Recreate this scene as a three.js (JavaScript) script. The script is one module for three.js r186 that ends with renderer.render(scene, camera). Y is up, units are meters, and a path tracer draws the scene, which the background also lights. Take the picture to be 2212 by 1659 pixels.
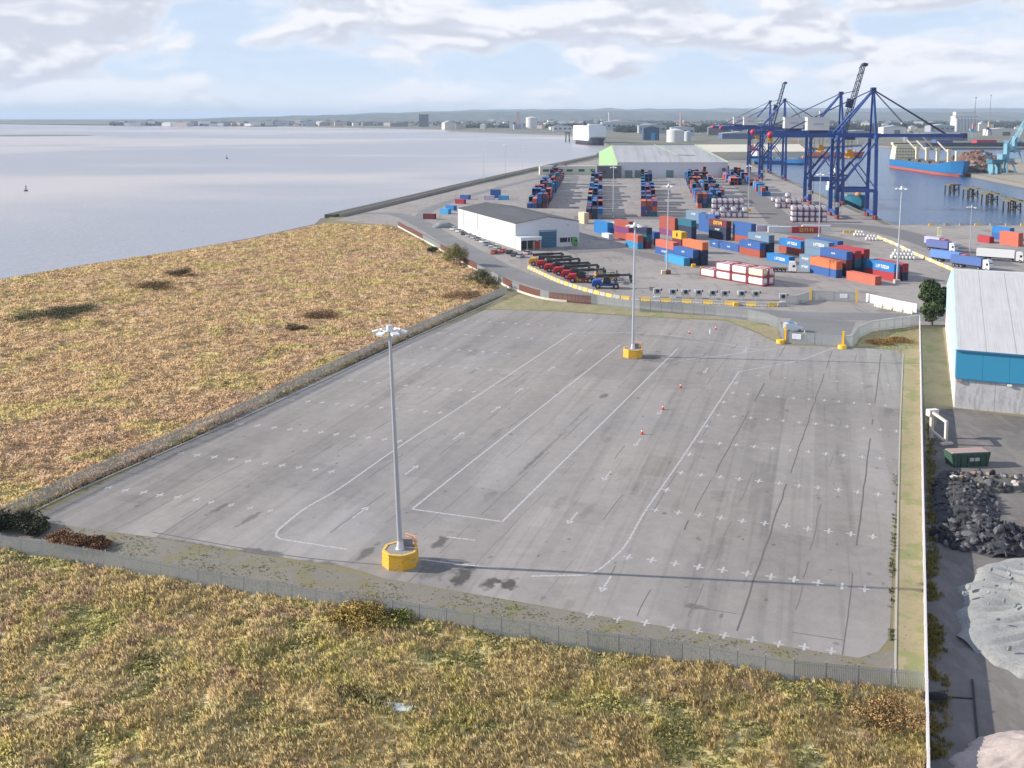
import * as THREE from 'three';
import { mergeGeometries, toCreasedNormals } from 'three/addons/utils/BufferGeometryUtils.js';
import { RoundedBoxGeometry } from 'three/addons/geometries/RoundedBoxGeometry.js';
import { MarchingCubes } from 'three/addons/objects/MarchingCubes.js';

// ------------------------------------------------------------------ camera, sky, sun, exposure
const W = 1024, HGT = 768, scene = new THREE.Scene();
const EYE = 50, PITCH = THREE.MathUtils.degToRad(5), FOC = 2150, HORIZON = 252, PY = HORIZON + FOC * Math.tan(PITCH);
const camera = new THREE.PerspectiveCamera(2 * Math.atan(829.5 / FOC) * 180 / Math.PI, W / HGT, 1, 150000);
camera.position.set(0, EYE, 0); camera.rotation.x = -PITCH;
camera.setViewOffset(W, HGT, 0, (829.5 - PY) * HGT / 1659, W, HGT);
const renderer = new THREE.WebGLRenderer({ antialias: true });
renderer.setSize(W, HGT);
renderer.toneMapping = THREE.LinearToneMapping; renderer.toneMappingExposure = 1.4;
renderer.shadowMap.enabled = true;
const sun = new THREE.DirectionalLight(new THREE.Color(1, 0.93, 0.82), 5);
sun.position.set(-610, 275, -67); sun.target.position.set(0, 0, 0); sun.castShadow = true;
sun.shadow.camera.left = -700; sun.shadow.camera.right = 700; sun.shadow.camera.top = 700; sun.shadow.camera.bottom = -700; sun.shadow.camera.far = 3000;
sun.shadow.mapSize.set(4096, 4096);
scene.add(sun, sun.target);
scene.fog = new THREE.FogExp2(new THREE.Color(0.64, 0.79, 1.0), 0.00006);

// ------------------------------------------------------------------ random numbers and noise
let seed = 7;
function rnd() { seed = (seed + 0x6D2B79F5) | 0; let t = Math.imul(seed ^ (seed >>> 15), 1 | seed); t = (t + Math.imul(t ^ (t >>> 7), 61 | t)) ^ t; return ((t ^ (t >>> 14)) >>> 0) / 4294967296; }
const rr = (a, b) => a + (b - a) * rnd();
const pick = a => a[Math.floor(rnd() * a.length)];
const HASH = new Float32Array(65536); for (let i = 0; i < 65536; i++) HASH[i] = rnd();
const hsh = (x, y) => HASH[((x & 255) << 8) | (y & 255)];
function vn(x, y) { const xi = Math.floor(x), yi = Math.floor(y); let u = x - xi, v = y - yi; u = u * u * (3 - 2 * u); v = v * v * (3 - 2 * v);
  const a = hsh(xi, yi), b = hsh(xi + 1, yi), c = hsh(xi, yi + 1), d = hsh(xi + 1, yi + 1); return a + (b - a) * u + (c - a) * v + (a - b - c + d) * u * v; }
function fbm(x, y, o = 5) { let s = 0, a = .5, n = 0; for (let i = 0; i < o; i++) { s += a * vn(x, y); n += a; a *= .5; x = x * 2.03 + 17.3; y = y * 2.03 + 9.1; } return s / n; }
const sm = (a, b, x) => { x = Math.min(1, Math.max(0, (x - a) / (b - a))); return x * x * (3 - 2 * x); };
const mix = (a, b, t) => a + (b - a) * t, mix3 = (a, b, t) => [mix(a[0], b[0], t), mix(a[1], b[1], t), mix(a[2], b[2], t)];

// sky: air and broken cloud, as float equirectangular
{
  const w = 4096, h = 2048, d = new Float32Array(w * h * 4);
  for (let j = 0; j < h; j++) {
    const el = ((j + .5) / h - .5) * 180;
    for (let i = 0; i < w; i++) {
      const k = (j * w + i) * 4; let c;
      const az = ((i + .5) / w) * 360 - 180 + 90;           // degrees from straight ahead
      if (el <= 0) { if (i) { d[k] = d[k - 4]; d[k + 1] = d[k - 3]; d[k + 2] = d[k - 2]; d[k + 3] = 1; continue; } c = [.56, .61, .68]; }
      else {
        const t = sm(0, 60, el), low = sm(0, 3.2, el);
        let air = mix3(mix3([.64, .685, .745], [.50, .60, .725], low), [.10, .21, .44], Math.pow(t, .6));
        const tel = el / (1 + el * .012), ph = az * .105;
        const wx = fbm(ph * 1.3 + 40, tel * .35 + 5, 3) - .5, wy = fbm(ph * 1.3 + 80, tel * .35 + 9, 3) - .5;
        const sx = ph + wx * .7, sy = tel * (.42 - .2 * sm(5, 40, el)) + wy * .55;
        const bank = .075 * Math.exp(-Math.pow((az - 2) / 11, 2) - Math.pow((el - 5.2) / 1.6, 2)) + .05 * Math.exp(-Math.pow((az - 24) / 9, 2) - Math.pow((el - 4) / 1.5, 2)) + .05 * Math.exp(-Math.pow((az + 25) / 6, 2) - Math.pow((el - 4.2) / 2, 2)) - .09 * Math.exp(-Math.pow((az + 13.5) / 3.6, 2) - Math.pow((el - 4.4) / 2, 2)) - .05 * Math.exp(-Math.pow((az - 16.5) / 4, 2) - Math.pow((el - 5.8) / 1.2, 2));
        const dens = (x, y) => fbm(x * 1.7 + 3.1, y * 1.35 + 20.4, 6) * .66 + fbm(x * .4 + 61, y * .6 + 7, 3) * .34 + bank + .025;
        let f = dens(sx, sy);
        const cov = sm(.43, .55, f) * (.45 + .55 * sm(.6, 2.6, el)) * (1 - .55 * sm(20, 70, el));
        const above = dens(sx - .05, sy + .2);
        const shade = sm(-.045, .05, above - f + .014) * sm(.45, .55, f);
        const lit = mix3([.71, .71, .75], [.45, .47, .545], shade * .85);
        c = mix3(air, lit, cov * .93);
        const grain = 1 + (fbm(sx * 7, sy * 6, 3) - .5) * .07; c = [c[0] * grain, c[1] * grain, c[2] * grain];
      }
      d[k] = c[0]; d[k + 1] = c[1]; d[k + 2] = c[2]; d[k + 3] = 1;
    }
  }
  const t = new THREE.DataTexture(d, w, h, THREE.RGBAFormat, THREE.FloatType);
  t.mapping = THREE.EquirectangularReflectionMapping; t.magFilter = t.minFilter = THREE.LinearFilter; t.needsUpdate = true;
  scene.background = t; scene.environment = t; scene.environmentIntensity = 1; scene.backgroundIntensity = 1;
}

// ------------------------------------------------------------------ helpers
const V = (x, y, z) => new THREE.Vector3(x, y, z);
function P(px, py, h = 0) {                                   // where the sight line of a place in the photograph (2212 wide) meets level h
  const d = V((px - 1106) / FOC, -(py - PY) / FOC, -1).applyAxisAngle(V(1, 0, 0), -PITCH), t = (h - EYE) / d.y;
  return V(d.x * t, h, d.z * t);
}
const G = (x, fwd, y = 0) => V(x, y, -fwd);
const used = {};
function numbered(n) { const k = used[n] = (used[n] ?? -1) + 1; return k ? `${n}_${String(k).padStart(3, '0')}` : n; }
function tag(o, label, category, group, kind) { o.userData = { label, category }; if (group) o.userData.group = group; if (kind) o.userData.kind = kind; return o; }
function thing(name, label, category, pos = [0, 0, 0], turn = 0, group) {
  const o = new THREE.Group(); o.name = numbered(name); if (pos.isVector3) o.position.copy(pos); else o.position.set(...pos); o.rotation.y = turn; scene.add(o); return tag(o, label, category, group);
}
function copy(src, pos, turn, label, group) {
  const o = src.clone(); o.name = numbered(src.name.replace(/_\d{3}$/, '')); scene.add(o); if (pos) { if (pos.isVector3) o.position.copy(pos); else o.position.set(...pos); } if (turn !== undefined) o.rotation.y = turn;
  o.userData = { ...src.userData, label: label || src.userData.label }; if (group) o.userData.group = group; return o;
}
function structure(m, name) { m.name = numbered(name); m.userData = { kind: 'structure' }; scene.add(m); return m; }
class MB {
  constructor() { this.g = []; }
  add(g) { const n = g.index ? g.toNonIndexed() : g; for (const k of Object.keys(n.attributes)) if (!['position', 'normal', 'uv'].includes(k)) n.deleteAttribute(k);
    if (!n.attributes.uv) n.setAttribute('uv', new THREE.BufferAttribute(new Float32Array(n.attributes.position.count * 2), 2)); this.g.push(n); return this; }
  box(w, h, d, x = 0, y = 0, z = 0, ry = 0, rz = 0, rx = 0) { const g = new THREE.BoxGeometry(w, h, d); if (rz) g.rotateZ(rz); if (rx) g.rotateX(rx); if (ry) g.rotateY(ry); g.translate(x, y, z); return this.add(g); }
  beam(a, b, w, h = w) { a = V(...a); b = V(...b); const L = a.distanceTo(b), g = new THREE.BoxGeometry(w, h, L), m = new THREE.Matrix4();
    const zz = b.clone().sub(a).normalize(), up = Math.abs(zz.y) > .99 ? V(1, 0, 0) : V(0, 1, 0), xx = up.clone().cross(zz).normalize(), yy = zz.clone().cross(xx); m.makeBasis(xx, yy, zz); m.setPosition(a.add(b).multiplyScalar(.5)); g.applyMatrix4(m); return this.add(g); }
  tube(a, b, r, r2 = r, s = 8) { a = V(...a); b = V(...b); const L = a.distanceTo(b), g = new THREE.CylinderGeometry(r2, r, L, s); g.applyQuaternion(new THREE.Quaternion().setFromUnitVectors(V(0, 1, 0), b.clone().sub(a).normalize())); const c = a.add(b).multiplyScalar(.5); g.translate(c.x, c.y, c.z); return this.add(g); }
  cyl(r, r2, h, x, y, z, s = 12, ax = 'y') { const g = new THREE.CylinderGeometry(r2, r, h, s); if (ax === 'x') g.rotateZ(-Math.PI / 2); if (ax === 'z') g.rotateX(Math.PI / 2); g.translate(x, y, z); return this.add(g); }
  prism(pts, z0, z1) { const s = new THREE.Shape(pts.map(p => new THREE.Vector2(p[0], p[1]))), g = new THREE.ExtrudeGeometry(s, { depth: z1 - z0, bevelEnabled: false }); g.translate(0, 0, z0); return this.add(g); }   // outline in x,y, along z
  geo() { return mergeGeometries(this.g); }
  build(name, mat, parent = scene) { const m = new THREE.Mesh(this.geo(), mat); m.name = parent === scene ? numbered(name) : name; m.castShadow = m.receiveShadow = true; parent.add(m); return m; }
}
function mesh(name, geo, mat, parent) { const m = new THREE.Mesh(geo, mat); m.name = name; m.castShadow = m.receiveShadow = true; parent.add(m); return m; }
const M0 = {};
function mat(r, g, b, rough = .75, metal = 0, extra = {}) { const k = [r, g, b, rough, metal, JSON.stringify(extra)].join(); return M0[k] ||= new THREE.MeshStandardMaterial({ color: new THREE.Color().setRGB(r, g, b), roughness: rough, metalness: metal, side: THREE.DoubleSide, ...extra }); }
function tex(w, h, fn, srgb = true, rx = 1, ry = 1) {          // fn(u, v) gives linear colour
  const d = new Uint8Array(w * h * 4), e = c => { c = Math.min(1, Math.max(0, c)); return srgb ? (c <= .0031308 ? 12.92 * c : 1.055 * Math.pow(c, 1 / 2.4) - .055) : c; };
  for (let j = 0; j < h; j++) for (let i = 0; i < w; i++) { const c = fn((i + .5) / w, (j + .5) / h), k = (j * w + i) * 4; d[k] = e(c[0]) * 255; d[k + 1] = e(c[1]) * 255; d[k + 2] = e(c[2]) * 255; d[k + 3] = 255; }
  const t = new THREE.DataTexture(d, w, h); t.magFilter = THREE.LinearFilter; t.minFilter = THREE.LinearMipmapLinearFilter; t.generateMipmaps = true; t.wrapS = t.wrapT = THREE.RepeatWrapping; if (srgb) t.colorSpace = THREE.SRGBColorSpace; t.repeat.set(rx, ry); t.needsUpdate = true; return t;
}
// noise that repeats without a seam every n cells
function tn(u, v, n, o = 4, s = 0) { let r = 0, a = .5, q = 0; for (let i = 0; i < o; i++) { const x = u * n, y = v * n, xi = Math.floor(x), yi = Math.floor(y); let fu = x - xi, fv = y - yi; fu = fu * fu * (3 - 2 * fu); fv = fv * fv * (3 - 2 * fv);
  const H = (p, w) => hsh(((p % n) + n) % n + s, ((w % n) + n) % n + i * 31 + s); const A = H(xi, yi), B = H(xi + 1, yi), C = H(xi, yi + 1), D = H(xi + 1, yi + 1); r += a * (A + (B - A) * fu + (C - A) * fv + (A - B - C + D) * fu * fv); q += a; a *= .55; n *= 2; } return r / q; }
function flat(pts, y, m, name, holes = []) {                   // level sheet; uv in metres
  const s = new THREE.Shape(pts.map(p => new THREE.Vector2(p.x, -p.z))); for (const h of holes) s.holes.push(new THREE.Path(h.map(p => new THREE.Vector2(p.x, -p.z))));
  const g = new THREE.ShapeGeometry(s); g.rotateX(-Math.PI / 2); const o = new THREE.Mesh(g, m); o.position.y = y; o.receiveShadow = true; return structure(o, name);
}
const pp = (...a) => a.map(([x, y]) => P(x, y));
function ribbon(pts, w, y = 0, closed = false) {               // strip along a line of points
  const pos = [], uv = [], idx = []; let L = 0;
  for (let i = 0; i < pts.length; i++) { const a = pts[Math.max(0, i - 1)], b = pts[Math.min(pts.length - 1, i + 1)], d = V(b.x - a.x, 0, b.z - a.z).normalize(), n = V(-d.z, 0, d.x).multiplyScalar(w / 2), p = pts[i]; if (i) L += p.distanceTo(pts[i - 1]);
    pos.push(p.x - n.x, y, p.z - n.z, p.x + n.x, y, p.z + n.z); uv.push(0, L, w, L); if (i) { const k = i * 2; idx.push(k - 2, k, k - 1, k - 1, k, k + 1); } }
  const g = new THREE.BufferGeometry(); g.setAttribute('position', new THREE.Float32BufferAttribute(pos, 3)); g.setAttribute('uv', new THREE.Float32BufferAttribute(uv, 2)); g.setIndex(idx); g.computeVertexNormals();
  if (g.attributes.normal.getY(0) < 0) { g.setIndex(idx.reverse()); g.computeVertexNormals(); } return g;
}
function smooth(pts, n) { return new THREE.CatmullRomCurve3(pts, false, 'catmullrom', .5).getPoints(n); }
function inside(pts, x, z) { let c = false; for (let i = 0, j = pts.length - 1; i < pts.length; j = i++) { const a = pts[i], b = pts[j]; if ((a.z > z) !== (b.z > z) && x < (b.x - a.x) * (z - a.z) / (b.z - a.z) + a.x) c = !c; } return c; }
const ORD = ['first', 'second', 'third', 'fourth', 'fifth', 'sixth', 'seventh', 'eighth', 'ninth', 'tenth', 'eleventh', 'twelfth', 'thirteenth', 'fourteenth', 'fifteenth', 'sixteenth', 'seventeenth', 'eighteenth', 'nineteenth', 'twentieth'];
const TENS = { 2: 'twenty', 3: 'thirty', 4: 'forty', 5: 'fifty', 6: 'sixty', 7: 'seventy', 8: 'eighty', 9: 'ninety' };
const ord = i => i < 20 ? ORD[i] : ((i + 1) % 10 === 0 ? TENS[(i + 1) / 10].replace(/y$/, 'ieth') : TENS[Math.floor((i + 1) / 10)] + '-' + ORD[(i + 1) % 10 - 1]);

// ------------------------------------------------------------------ ground, water, coast
const LANE = V(.3714, 0, -.9285), ROW = V(.9547, 0, .2977);    // directions of the marked lanes and of the bay rows
const coast = [V(-420, 0, 300), V(-297, 0, 23), ...pp([0, 605], [200, 571], [400, 541], [560, 513], [700, 482], [712, 469], [860, 434], [1000, 400], [1150, 366], [1290, 337], [1308, 323], [1322, 316], [1300, 306], [1243, 299], [1234, 289.5], [1100, 286], [975, 282], [958, 278], [600, 272], [230, 269.5], [0, 267], [-500, 266])];
const dock = [G(177, 459), G(200, 640), G(228, 850), G(255, 1050), G(300, 1230), ...pp([1700, 326], [1780, 317], [1860, 312], [1920, 316], [2000, 319], [2212, 319], [2700, 320], [2700, 343], [2168, 343], [2076, 339], [2062, 362], [2085, 373], [2108, 377], [2212, 397], [2700, 480], [2700, 489], [2212, 489]), G(330, 456)];
const soil = tex(1024, 1024, (u, v) => { const a = tn(u, v, 6, 6), b = tn(u, v, 40, 4, 9), c = tn(u, v, 3, 3, 40); const k = mix3([.16, .145, .075], [.27, .225, .13], a * .7 + b * .3); return mix3(k, [.12, .13, .05], sm(.5, .75, c) * .6); }, true, 1 / 60, 1 / 60);
const farland = tex(1024, 1024, (u, v) => { const a = tn(u, v, 9, 5), b = tn(u, v, 30, 4, 9); return mix3(mix3([.085, .09, .06], [.17, .165, .125], a), [.25, .235, .215], sm(.55, .7, b) * .5); }, true, 1 / 1500, 1 / 1500);
flat([...coast, V(-14000, 0, -15500), V(22000, 0, -60000), V(25000, 0, 300)], 0, new THREE.MeshStandardMaterial({ map: farland, roughness: 1 }), 'ground', [dock]);
const nearLand = [V(-420, 0, 300), V(-297, 0, 23), ...pp([0, 605], [200, 571], [400, 541], [560, 513], [700, 482], [712, 470], [860, 436])];
flat([...nearLand, ...pp([1060, 470], [1400, 640], [2212, 640]), V(300, 0, 300)], .004, new THREE.MeshStandardMaterial({ map: soil, roughness: 1, bumpMap: soil, bumpScale: .15 }), 'rough_land');

const rip = (n, s) => tex(1024, 1024, (u, v) => { const a = tn(u, v, n, 5, s) * .6 + tn(u, v, n * 4, 3, s + 5) * .4; return [a, a, a]; }, false);
const ripple = rip(12, 3); ripple.repeat.set(1 / 90, 1 / 40);
const silt = tex(1024, 1024, (u, v) => { const a = tn(u, v, 3, 5, 2), b = tn(u + .13 * a, v * 1 + .1 * a, 7, 4, 50), k = sm(.38, .6, a * .5 + b * .5); return mix3([.49, .445, .43], [.315, .325, .365], k); }, true, 1 / 2600, 1 / 1500);
const water = new THREE.MeshPhysicalMaterial({ map: silt, roughness: .34, ior: 1.33, bumpMap: ripple, bumpScale: .55, specularIntensity: 1 });
flat([V(-16000, 0, 700), V(2200, 0, 700), V(2200, 0, -13400), V(-16000, 0, -13400)], -4, water, 'water');
const ripple2 = rip(16, 70); ripple2.repeat.set(1 / 60, 1 / 40);
const dockWater = new THREE.MeshPhysicalMaterial({ color: new THREE.Color().setRGB(.04, .105, .215), roughness: .2, ior: 1.33, bumpMap: ripple2, bumpScale: .9, specularIntensity: .75 });
const dockOut = dock.map(p => p.clone());
flat(dockOut, -3, dockWater, 'dock_water');
function wallAlong(pts, y0, y1, thick, m, name) { const b = new MB(); for (let i = 0; i + 1 < pts.length; i++) { const a = pts[i], c = pts[i + 1]; b.beam([a.x, (y0 + y1) / 2, a.z], [c.x, (y0 + y1) / 2, c.z], thick, y1 - y0); } const o = b.build(name, m); o.userData = { kind: 'structure' }; return o; }
const quayConcrete = new THREE.MeshStandardMaterial({ color: new THREE.Color().setRGB(.2, .185, .165), roughness: .95 });
wallAlong([...dock, dock[0]], -6, .05, .8, quayConcrete, 'quay_wall');
const rockRev = mat(.075, .068, .06, .95);
wallAlong(coast.slice(7, 13), -6, 1.3, 5.5, rockRev, 'sea_wall');
wallAlong(coast.slice(7, 13).map(p => V(p.x + 5, 0, p.z - 1)), 0, 1.6, .5, mat(.33, .30, .27, .95), 'sea_wall_parapet');
wallAlong(coast.slice(0, 8).map(p => V(p.x - 1.5, 0, p.z - 1)), -5, -.5, 6, mat(.17, .135, .115, .95), 'mud_bank');
wallAlong(coast.slice(12, 21), -6, .6, 6, mat(.15, .135, .12, .95), 'far_sea_wall');

// ------------------------------------------------------------------ paved ground
const yardTex = tex(2048, 2048, (u, v) => { const a = tn(u, v, 5, 6, 3), b = tn(u, v, 64, 4, 20), s = tn(u, v * .12, 90, 2, 60); let k = .27 + (a - .5) * .12 + (b - .5) * .06; k -= sm(.62, .8, s) * .045; const st = sm(.62, .78, tn(u, v, 16, 4, 90)); k *= 1 - .28 * st; return [k * 1.07, k * .965, k * .90]; }, true, 1 / 140, 1 / 140);
const yardMat = new THREE.MeshStandardMaterial({ map: yardTex, roughness: .9 });
flat([...pp([722, 476], [862, 441], [1002, 407], [1152, 373], [1292, 344], [1310, 329], [1420, 322]), G(250, 1050), G(223, 850), G(196, 640), G(173, 459), G(330, 452), G(700, 452), G(700, 150), ...pp([2300, 720], [1985, 706], [1880, 716], [1840, 748], [1690, 742], [1660, 700], [1475, 676], [1290, 656], [1166, 644], [1072, 606], [956, 543], [860, 488])], .008, yardMat, 'yard_pavement');
const asph = tex(1024, 1024, (u, v) => { const a = tn(u, v, 4, 6, 13), b = tn(u, v, 90, 3, 27); const k = .185 + (a - .5) * .07 + (b - .5) * .04; return [k, k * .985, k]; }, true, 1 / 50, 1 / 50);
const roadMat = new THREE.MeshStandardMaterial({ map: asph, roughness: .88 });
const roadLine = smooth(pp([760, 462], [850, 462], [905, 481], [960, 512], [1030, 552], [1100, 588], [1200, 622], [1300, 644], [1450, 660], [1600, 672], [1750, 682], [1900, 684], [2100, 688]), 90);
structure(new THREE.Mesh(ribbon(roadLine, 9.5, .014), roadMat), 'road');
structure(new THREE.Mesh(ribbon(smooth(pp([905, 476], [930, 452], [1010, 424], [1150, 388], [1290, 356]), 30), 7, .016), roadMat), 'shore_road');
structure(new THREE.Mesh(ribbon(smooth(pp([1757, 740], [1765, 715], [1780, 690]), 12), 15, .018), roadMat), 'gate_apron');
// darker traffic lanes worn into the container yard
structure(new THREE.Mesh(ribbon(smooth(pp([1225, 545], [1330, 540], [1440, 560], [1600, 590], [1760, 612]), 24), 9, .012), mat(.17, .16, .158, .9)), 'yard_lane');
structure(new THREE.Mesh(ribbon(smooth(pp([1240, 470], [1480, 473], [1700, 500], [1850, 530]), 24), 16, .013), mat(.155, .148, .15, .9)), 'yard_lane');
structure(new THREE.Mesh(ribbon([G(122, 430), G(165, 700), G(196, 930)], 14, .012), mat(.165, .155, .15, .9)), 'quay_lane');
structure(new THREE.Mesh(ribbon(smooth(pp([1700, 486], [1860, 490], [2000, 520], [2150, 575]), 24), 17, .0145), mat(.15, .145, .15, .9)), 'yard_lane');

const lotPts = pp([62, 1124], [200, 1144], [340, 1162], [560, 1197], [760, 1228], [830, 1250], [1060, 1290], [1280, 1328], [1640, 1388], [1855, 1422], [1898, 1408], [1922, 1378], [1929, 1200], [1941, 1000], [1950, 775], [1940, 757], [1870, 750], [1690, 746], [1640, 722], [1570, 693], [1400, 686], [1200, 673], [1050, 669], [840, 753], [500, 905], [250, 1032]);
const lb = new THREE.Box3().setFromPoints(lotPts), LS = Math.max(lb.max.x - lb.min.x, lb.max.z - lb.min.z);
const stains = []; for (let i = 0; i < 170; i++) stains.push([rr(lb.min.x, lb.max.x), rr(lb.min.z, lb.max.z), rr(.3, 1.3), rr(1, 6), rr(.04, .2)]);
for (let i = 0; i < 420; i++) stains.push([rr(lb.min.x, lb.max.x), rr(lb.min.z, lb.max.z), rr(.12, .4), rr(.12, .5), rr(.2, .5)]);
for (const [x, y, a, b, s] of [[955, 1170, .9, 2.6, .6], [1000, 1245, 1.1, 2.6, .7], [1060, 1258, 1, 1.6, .7], [1100, 1262, 1.2, 1.6, .75], [945, 1228, 2.6, 3, .35], [790, 1195, .8, 3, .5], [700, 1222, 3, 1.4, .5], [560, 1195, 4, 1.2, .5], [1180, 970, .4, 11, .26], [1245, 905, .4, 9, .22], [1305, 856, .8, 2.2, .5], [1150, 1000, .35, 8, .25], [540, 1120, .5, 3, .4], [470, 1100, .5, 2.4, .4], [1500, 1310, 1.5, .6, .4], [1400, 775, 6, 2.5, .3], [380, 980, .4, 3.4, .3], [1460, 730, 14, 2, .18], [430, 1180, 6, .9, .45]]) { const p = P(x, y); stains.push([p.x, p.z, a, b, s]); }
const stGrid = new Map(); stains.forEach(s => { for (let gx = Math.floor((s[0] - 9) / 6); gx <= Math.floor((s[0] + 9) / 6); gx++) for (let gz = Math.floor((s[1] - 9) / 6); gz <= Math.floor((s[1] + 9) / 6); gz++) { const k = gx * 1000 + gz; (stGrid.get(k) || stGrid.set(k, []).get(k)).push(s); } });
const patches = []; { const o = P(1106, 960), oa = o.x * LANE.x + o.z * LANE.z, ob = o.x * ROW.x + o.z * ROW.z; for (let i = 0; i < 46; i++) { const a0 = oa + rr(-70, 70), b0 = ob + Math.round(rr(-12, 12)) * 4.95 + 1; const w = rnd() < .5 ? rr(1.5, 4.9) : 4.95, l = rr(2, 16); patches.push([a0, a0 + l, b0, b0 + w, rr(.87, 1.1)]); } const c = P(480, 1140), ca = c.x * LANE.x + c.z * LANE.z, cb = c.x * ROW.x + c.z * ROW.z; patches.push([ca - 6, ca + 14, cb - 2, cb + 13, 1.1]); }
const lotTex = tex(2048, 2048, (u, v) => {
  const x = lb.min.x + u * LS, z = lb.max.z - v * LS, a = x * LANE.x + z * LANE.z, b = x * ROW.x + z * ROW.z;
  let k = .238 + (fbm(x * .035 + 5, z * .035, 5) - .5) * .11 + (fbm(x * .9, z * .9, 3) - .5) * .05 + (vn(x * 5, z * 5) - .5) * .022;
  k += (fbm(b * .25 + 9, a * .012, 3) - .5) * .075 + (hsh(Math.floor(b / 5 + 50), Math.floor(a / 60 + 9)) - .5) * .04; for (const q of patches) if (a > q[0] && a < q[1] && b > q[2] && b < q[3]) k *= q[4];
  const tyre = fbm(b * 1.3, a * .03 + 4, 3); k -= sm(.6, .78, tyre) * .03;
  for (const s of stGrid.get(Math.floor(x / 6) * 1000 + Math.floor(z / 6)) || []) { const dx = x - s[0], dz = z - s[1], da = dx * LANE.x + dz * LANE.z, db = dx * LANE.z - dz * LANE.x, q = Math.sqrt(db * db / (s[2] * s[2]) + da * da / (s[3] * s[3])) + (fbm(x * 1.4, z * 1.4, 3) - .5) * 1.1; k *= 1 - s[4] * (1 - sm(.5, 1.05, q)); }
  const warm = fbm(x * .05 + 70, z * .05, 3) - .5; return [k * (1.085 + warm * .09), k * (1.0 + warm * .02), k * (.94 - warm * .05)];
}, true);
lotTex.wrapS = lotTex.wrapT = THREE.ClampToEdgeWrapping;
const lot = flat(lotPts, .02, new THREE.MeshStandardMaterial({ map: lotTex, roughness: .92, bumpMap: asph, bumpScale: .004 }), 'parking_lot');
{ const p = lot.geometry.attributes.position, uv = lot.geometry.attributes.uv; for (let i = 0; i < p.count; i++) uv.setXY(i, (p.getX(i) - lb.min.x) / LS, (lb.max.z - p.getZ(i)) / LS); }
// white markings, each a part of the lot
const paint = new THREE.MeshStandardMaterial({ map: tex(512, 512, (u, v) => { const a = tn(u, v, 16, 5, 5), k = mix(.28, .46, sm(.3, .6, a)); return [k, k * .985, k * .98]; }, true, 1 / 3, 1 / 3), roughness: .85 });
const paintOld = new THREE.MeshStandardMaterial({ map: tex(512, 512, (u, v) => { const a = tn(u, v, 16, 5, 5), k = mix(.33, .50, sm(.3, .65, a)); return [k, k * .98, k * .98]; }, true, 1 / 3, 1 / 3), roughness: .85 });
for (const [pts, n, m, w] of [
  [[[1237, 719], [1030, 856], [860, 967], [737, 1053], [660, 1098], [612, 1136], [597, 1152], [603, 1163], [640, 1170], [750, 1187]], 60, paintOld, .2],
  [[[1340, 745], [890, 1100]], 1, paintOld, .2], [[[890, 1100], [1085, 1127]], 1, paintOld, .2], [[[1085, 1127], [1465, 752]], 1, paintOld, .2],
  [[[1596, 803], [1490, 965], [1397, 1100], [1354, 1174], [1322, 1208], [1290, 1233], [1262, 1242]], 40, paint, .2], [[[1262, 1243], [1147, 1245]], 1, paintOld, .2],
  [[[1596, 803], [1668, 790], [1732, 777], [1800, 752]], 20, paintOld, .17], [[[1702, 748], [1600, 763], [1482, 777]], 12, paintOld, .17], [[[1237, 719], [1420, 722], [1640, 755]], 20, paintOld, .16],
  [[[964, 1160], [1026, 1167]], 1, paint, .22], [[[905, 1208], [1000, 1220], [1080, 1228]], 8, paintOld, .2]])
  mesh('lane_line', ribbon(n === 1 ? pp(...pts) : smooth(pp(...pts), n), w * 1.35, .005), m, lot);
const crossG = (() => { const b = new MB(); b.add(ribbon([V(0, 0, -.85), V(0, 0, .85)], .3, 0)); b.add(ribbon([V(-.62, 0, 0), V(-.15, 0, 0)], .3, 0)); b.add(ribbon([V(.15, 0, 0), V(.62, 0, 0)], .3, 0)); return b.geo(); })();
const crossYaw = Math.atan2(LANE.x, LANE.z);
for (const [x0, y0, x1, y1, n, w] of [[233, 1054, 423, 1079, 6, 1], [455, 1085, 585, 1104, 4, .8], [391, 979, 717, 1019, 10, 1], [523, 916, 864, 953, 11, 1], [633, 864, 950, 892, 11, .9], [758, 822, 1024, 846, 10, .9], [812, 781, 1060, 799, 10, .9], [882, 748, 1097, 764, 9, .9], [947, 720, 1149, 731, 8, .9], [1003, 692, 1197, 704, 8, .9],
  [1582, 849, 1912, 876, 11, .9], [1552, 897, 1935, 931, 12, .9], [1514, 954, 1900, 991, 11, 1], [1470, 1021, 1896, 1068, 11, 1], [1417, 1102, 1884, 1159, 11, 1], [1355, 1204, 1869, 1273, 11, 1.05], [1277, 1329, 1797, 1408, 10, .9], [1639, 812, 1919, 832, 6, .7], [1590, 827, 1564, 869, 2, 1.1], [1527, 921, 1489, 982, 2, 1.1], [1439, 1059, 1439, 1059, 1, 1.1]])
  for (let i = 0; i < n; i++) { const t = n > 1 ? i / (n - 1) : 0, p = P(mix(x0, x1, t), mix(y0, y1, t)), m = mesh('bay_cross', crossG, rnd() < .4 ? paintOld : paint, lot); m.position.set(p.x + rr(-.1, .1), .005, p.z + rr(-.1, .1)); m.rotation.y = crossYaw + rr(-.03, .03); m.scale.set(w * .9, 1, w * .9); }
const arrowG = (() => { const b = new MB(); b.add(ribbon([V(0, 0, -1.1), V(0, 0, 1.9)], .28, 0)); const s = new THREE.Shape([new THREE.Vector2(-.55, 1.1), new THREE.Vector2(.55, 1.1), new THREE.Vector2(0, 2.3)]); const g = new THREE.ShapeGeometry(s); g.rotateX(-Math.PI / 2); b.add(g); return b.geo(); })();
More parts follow.
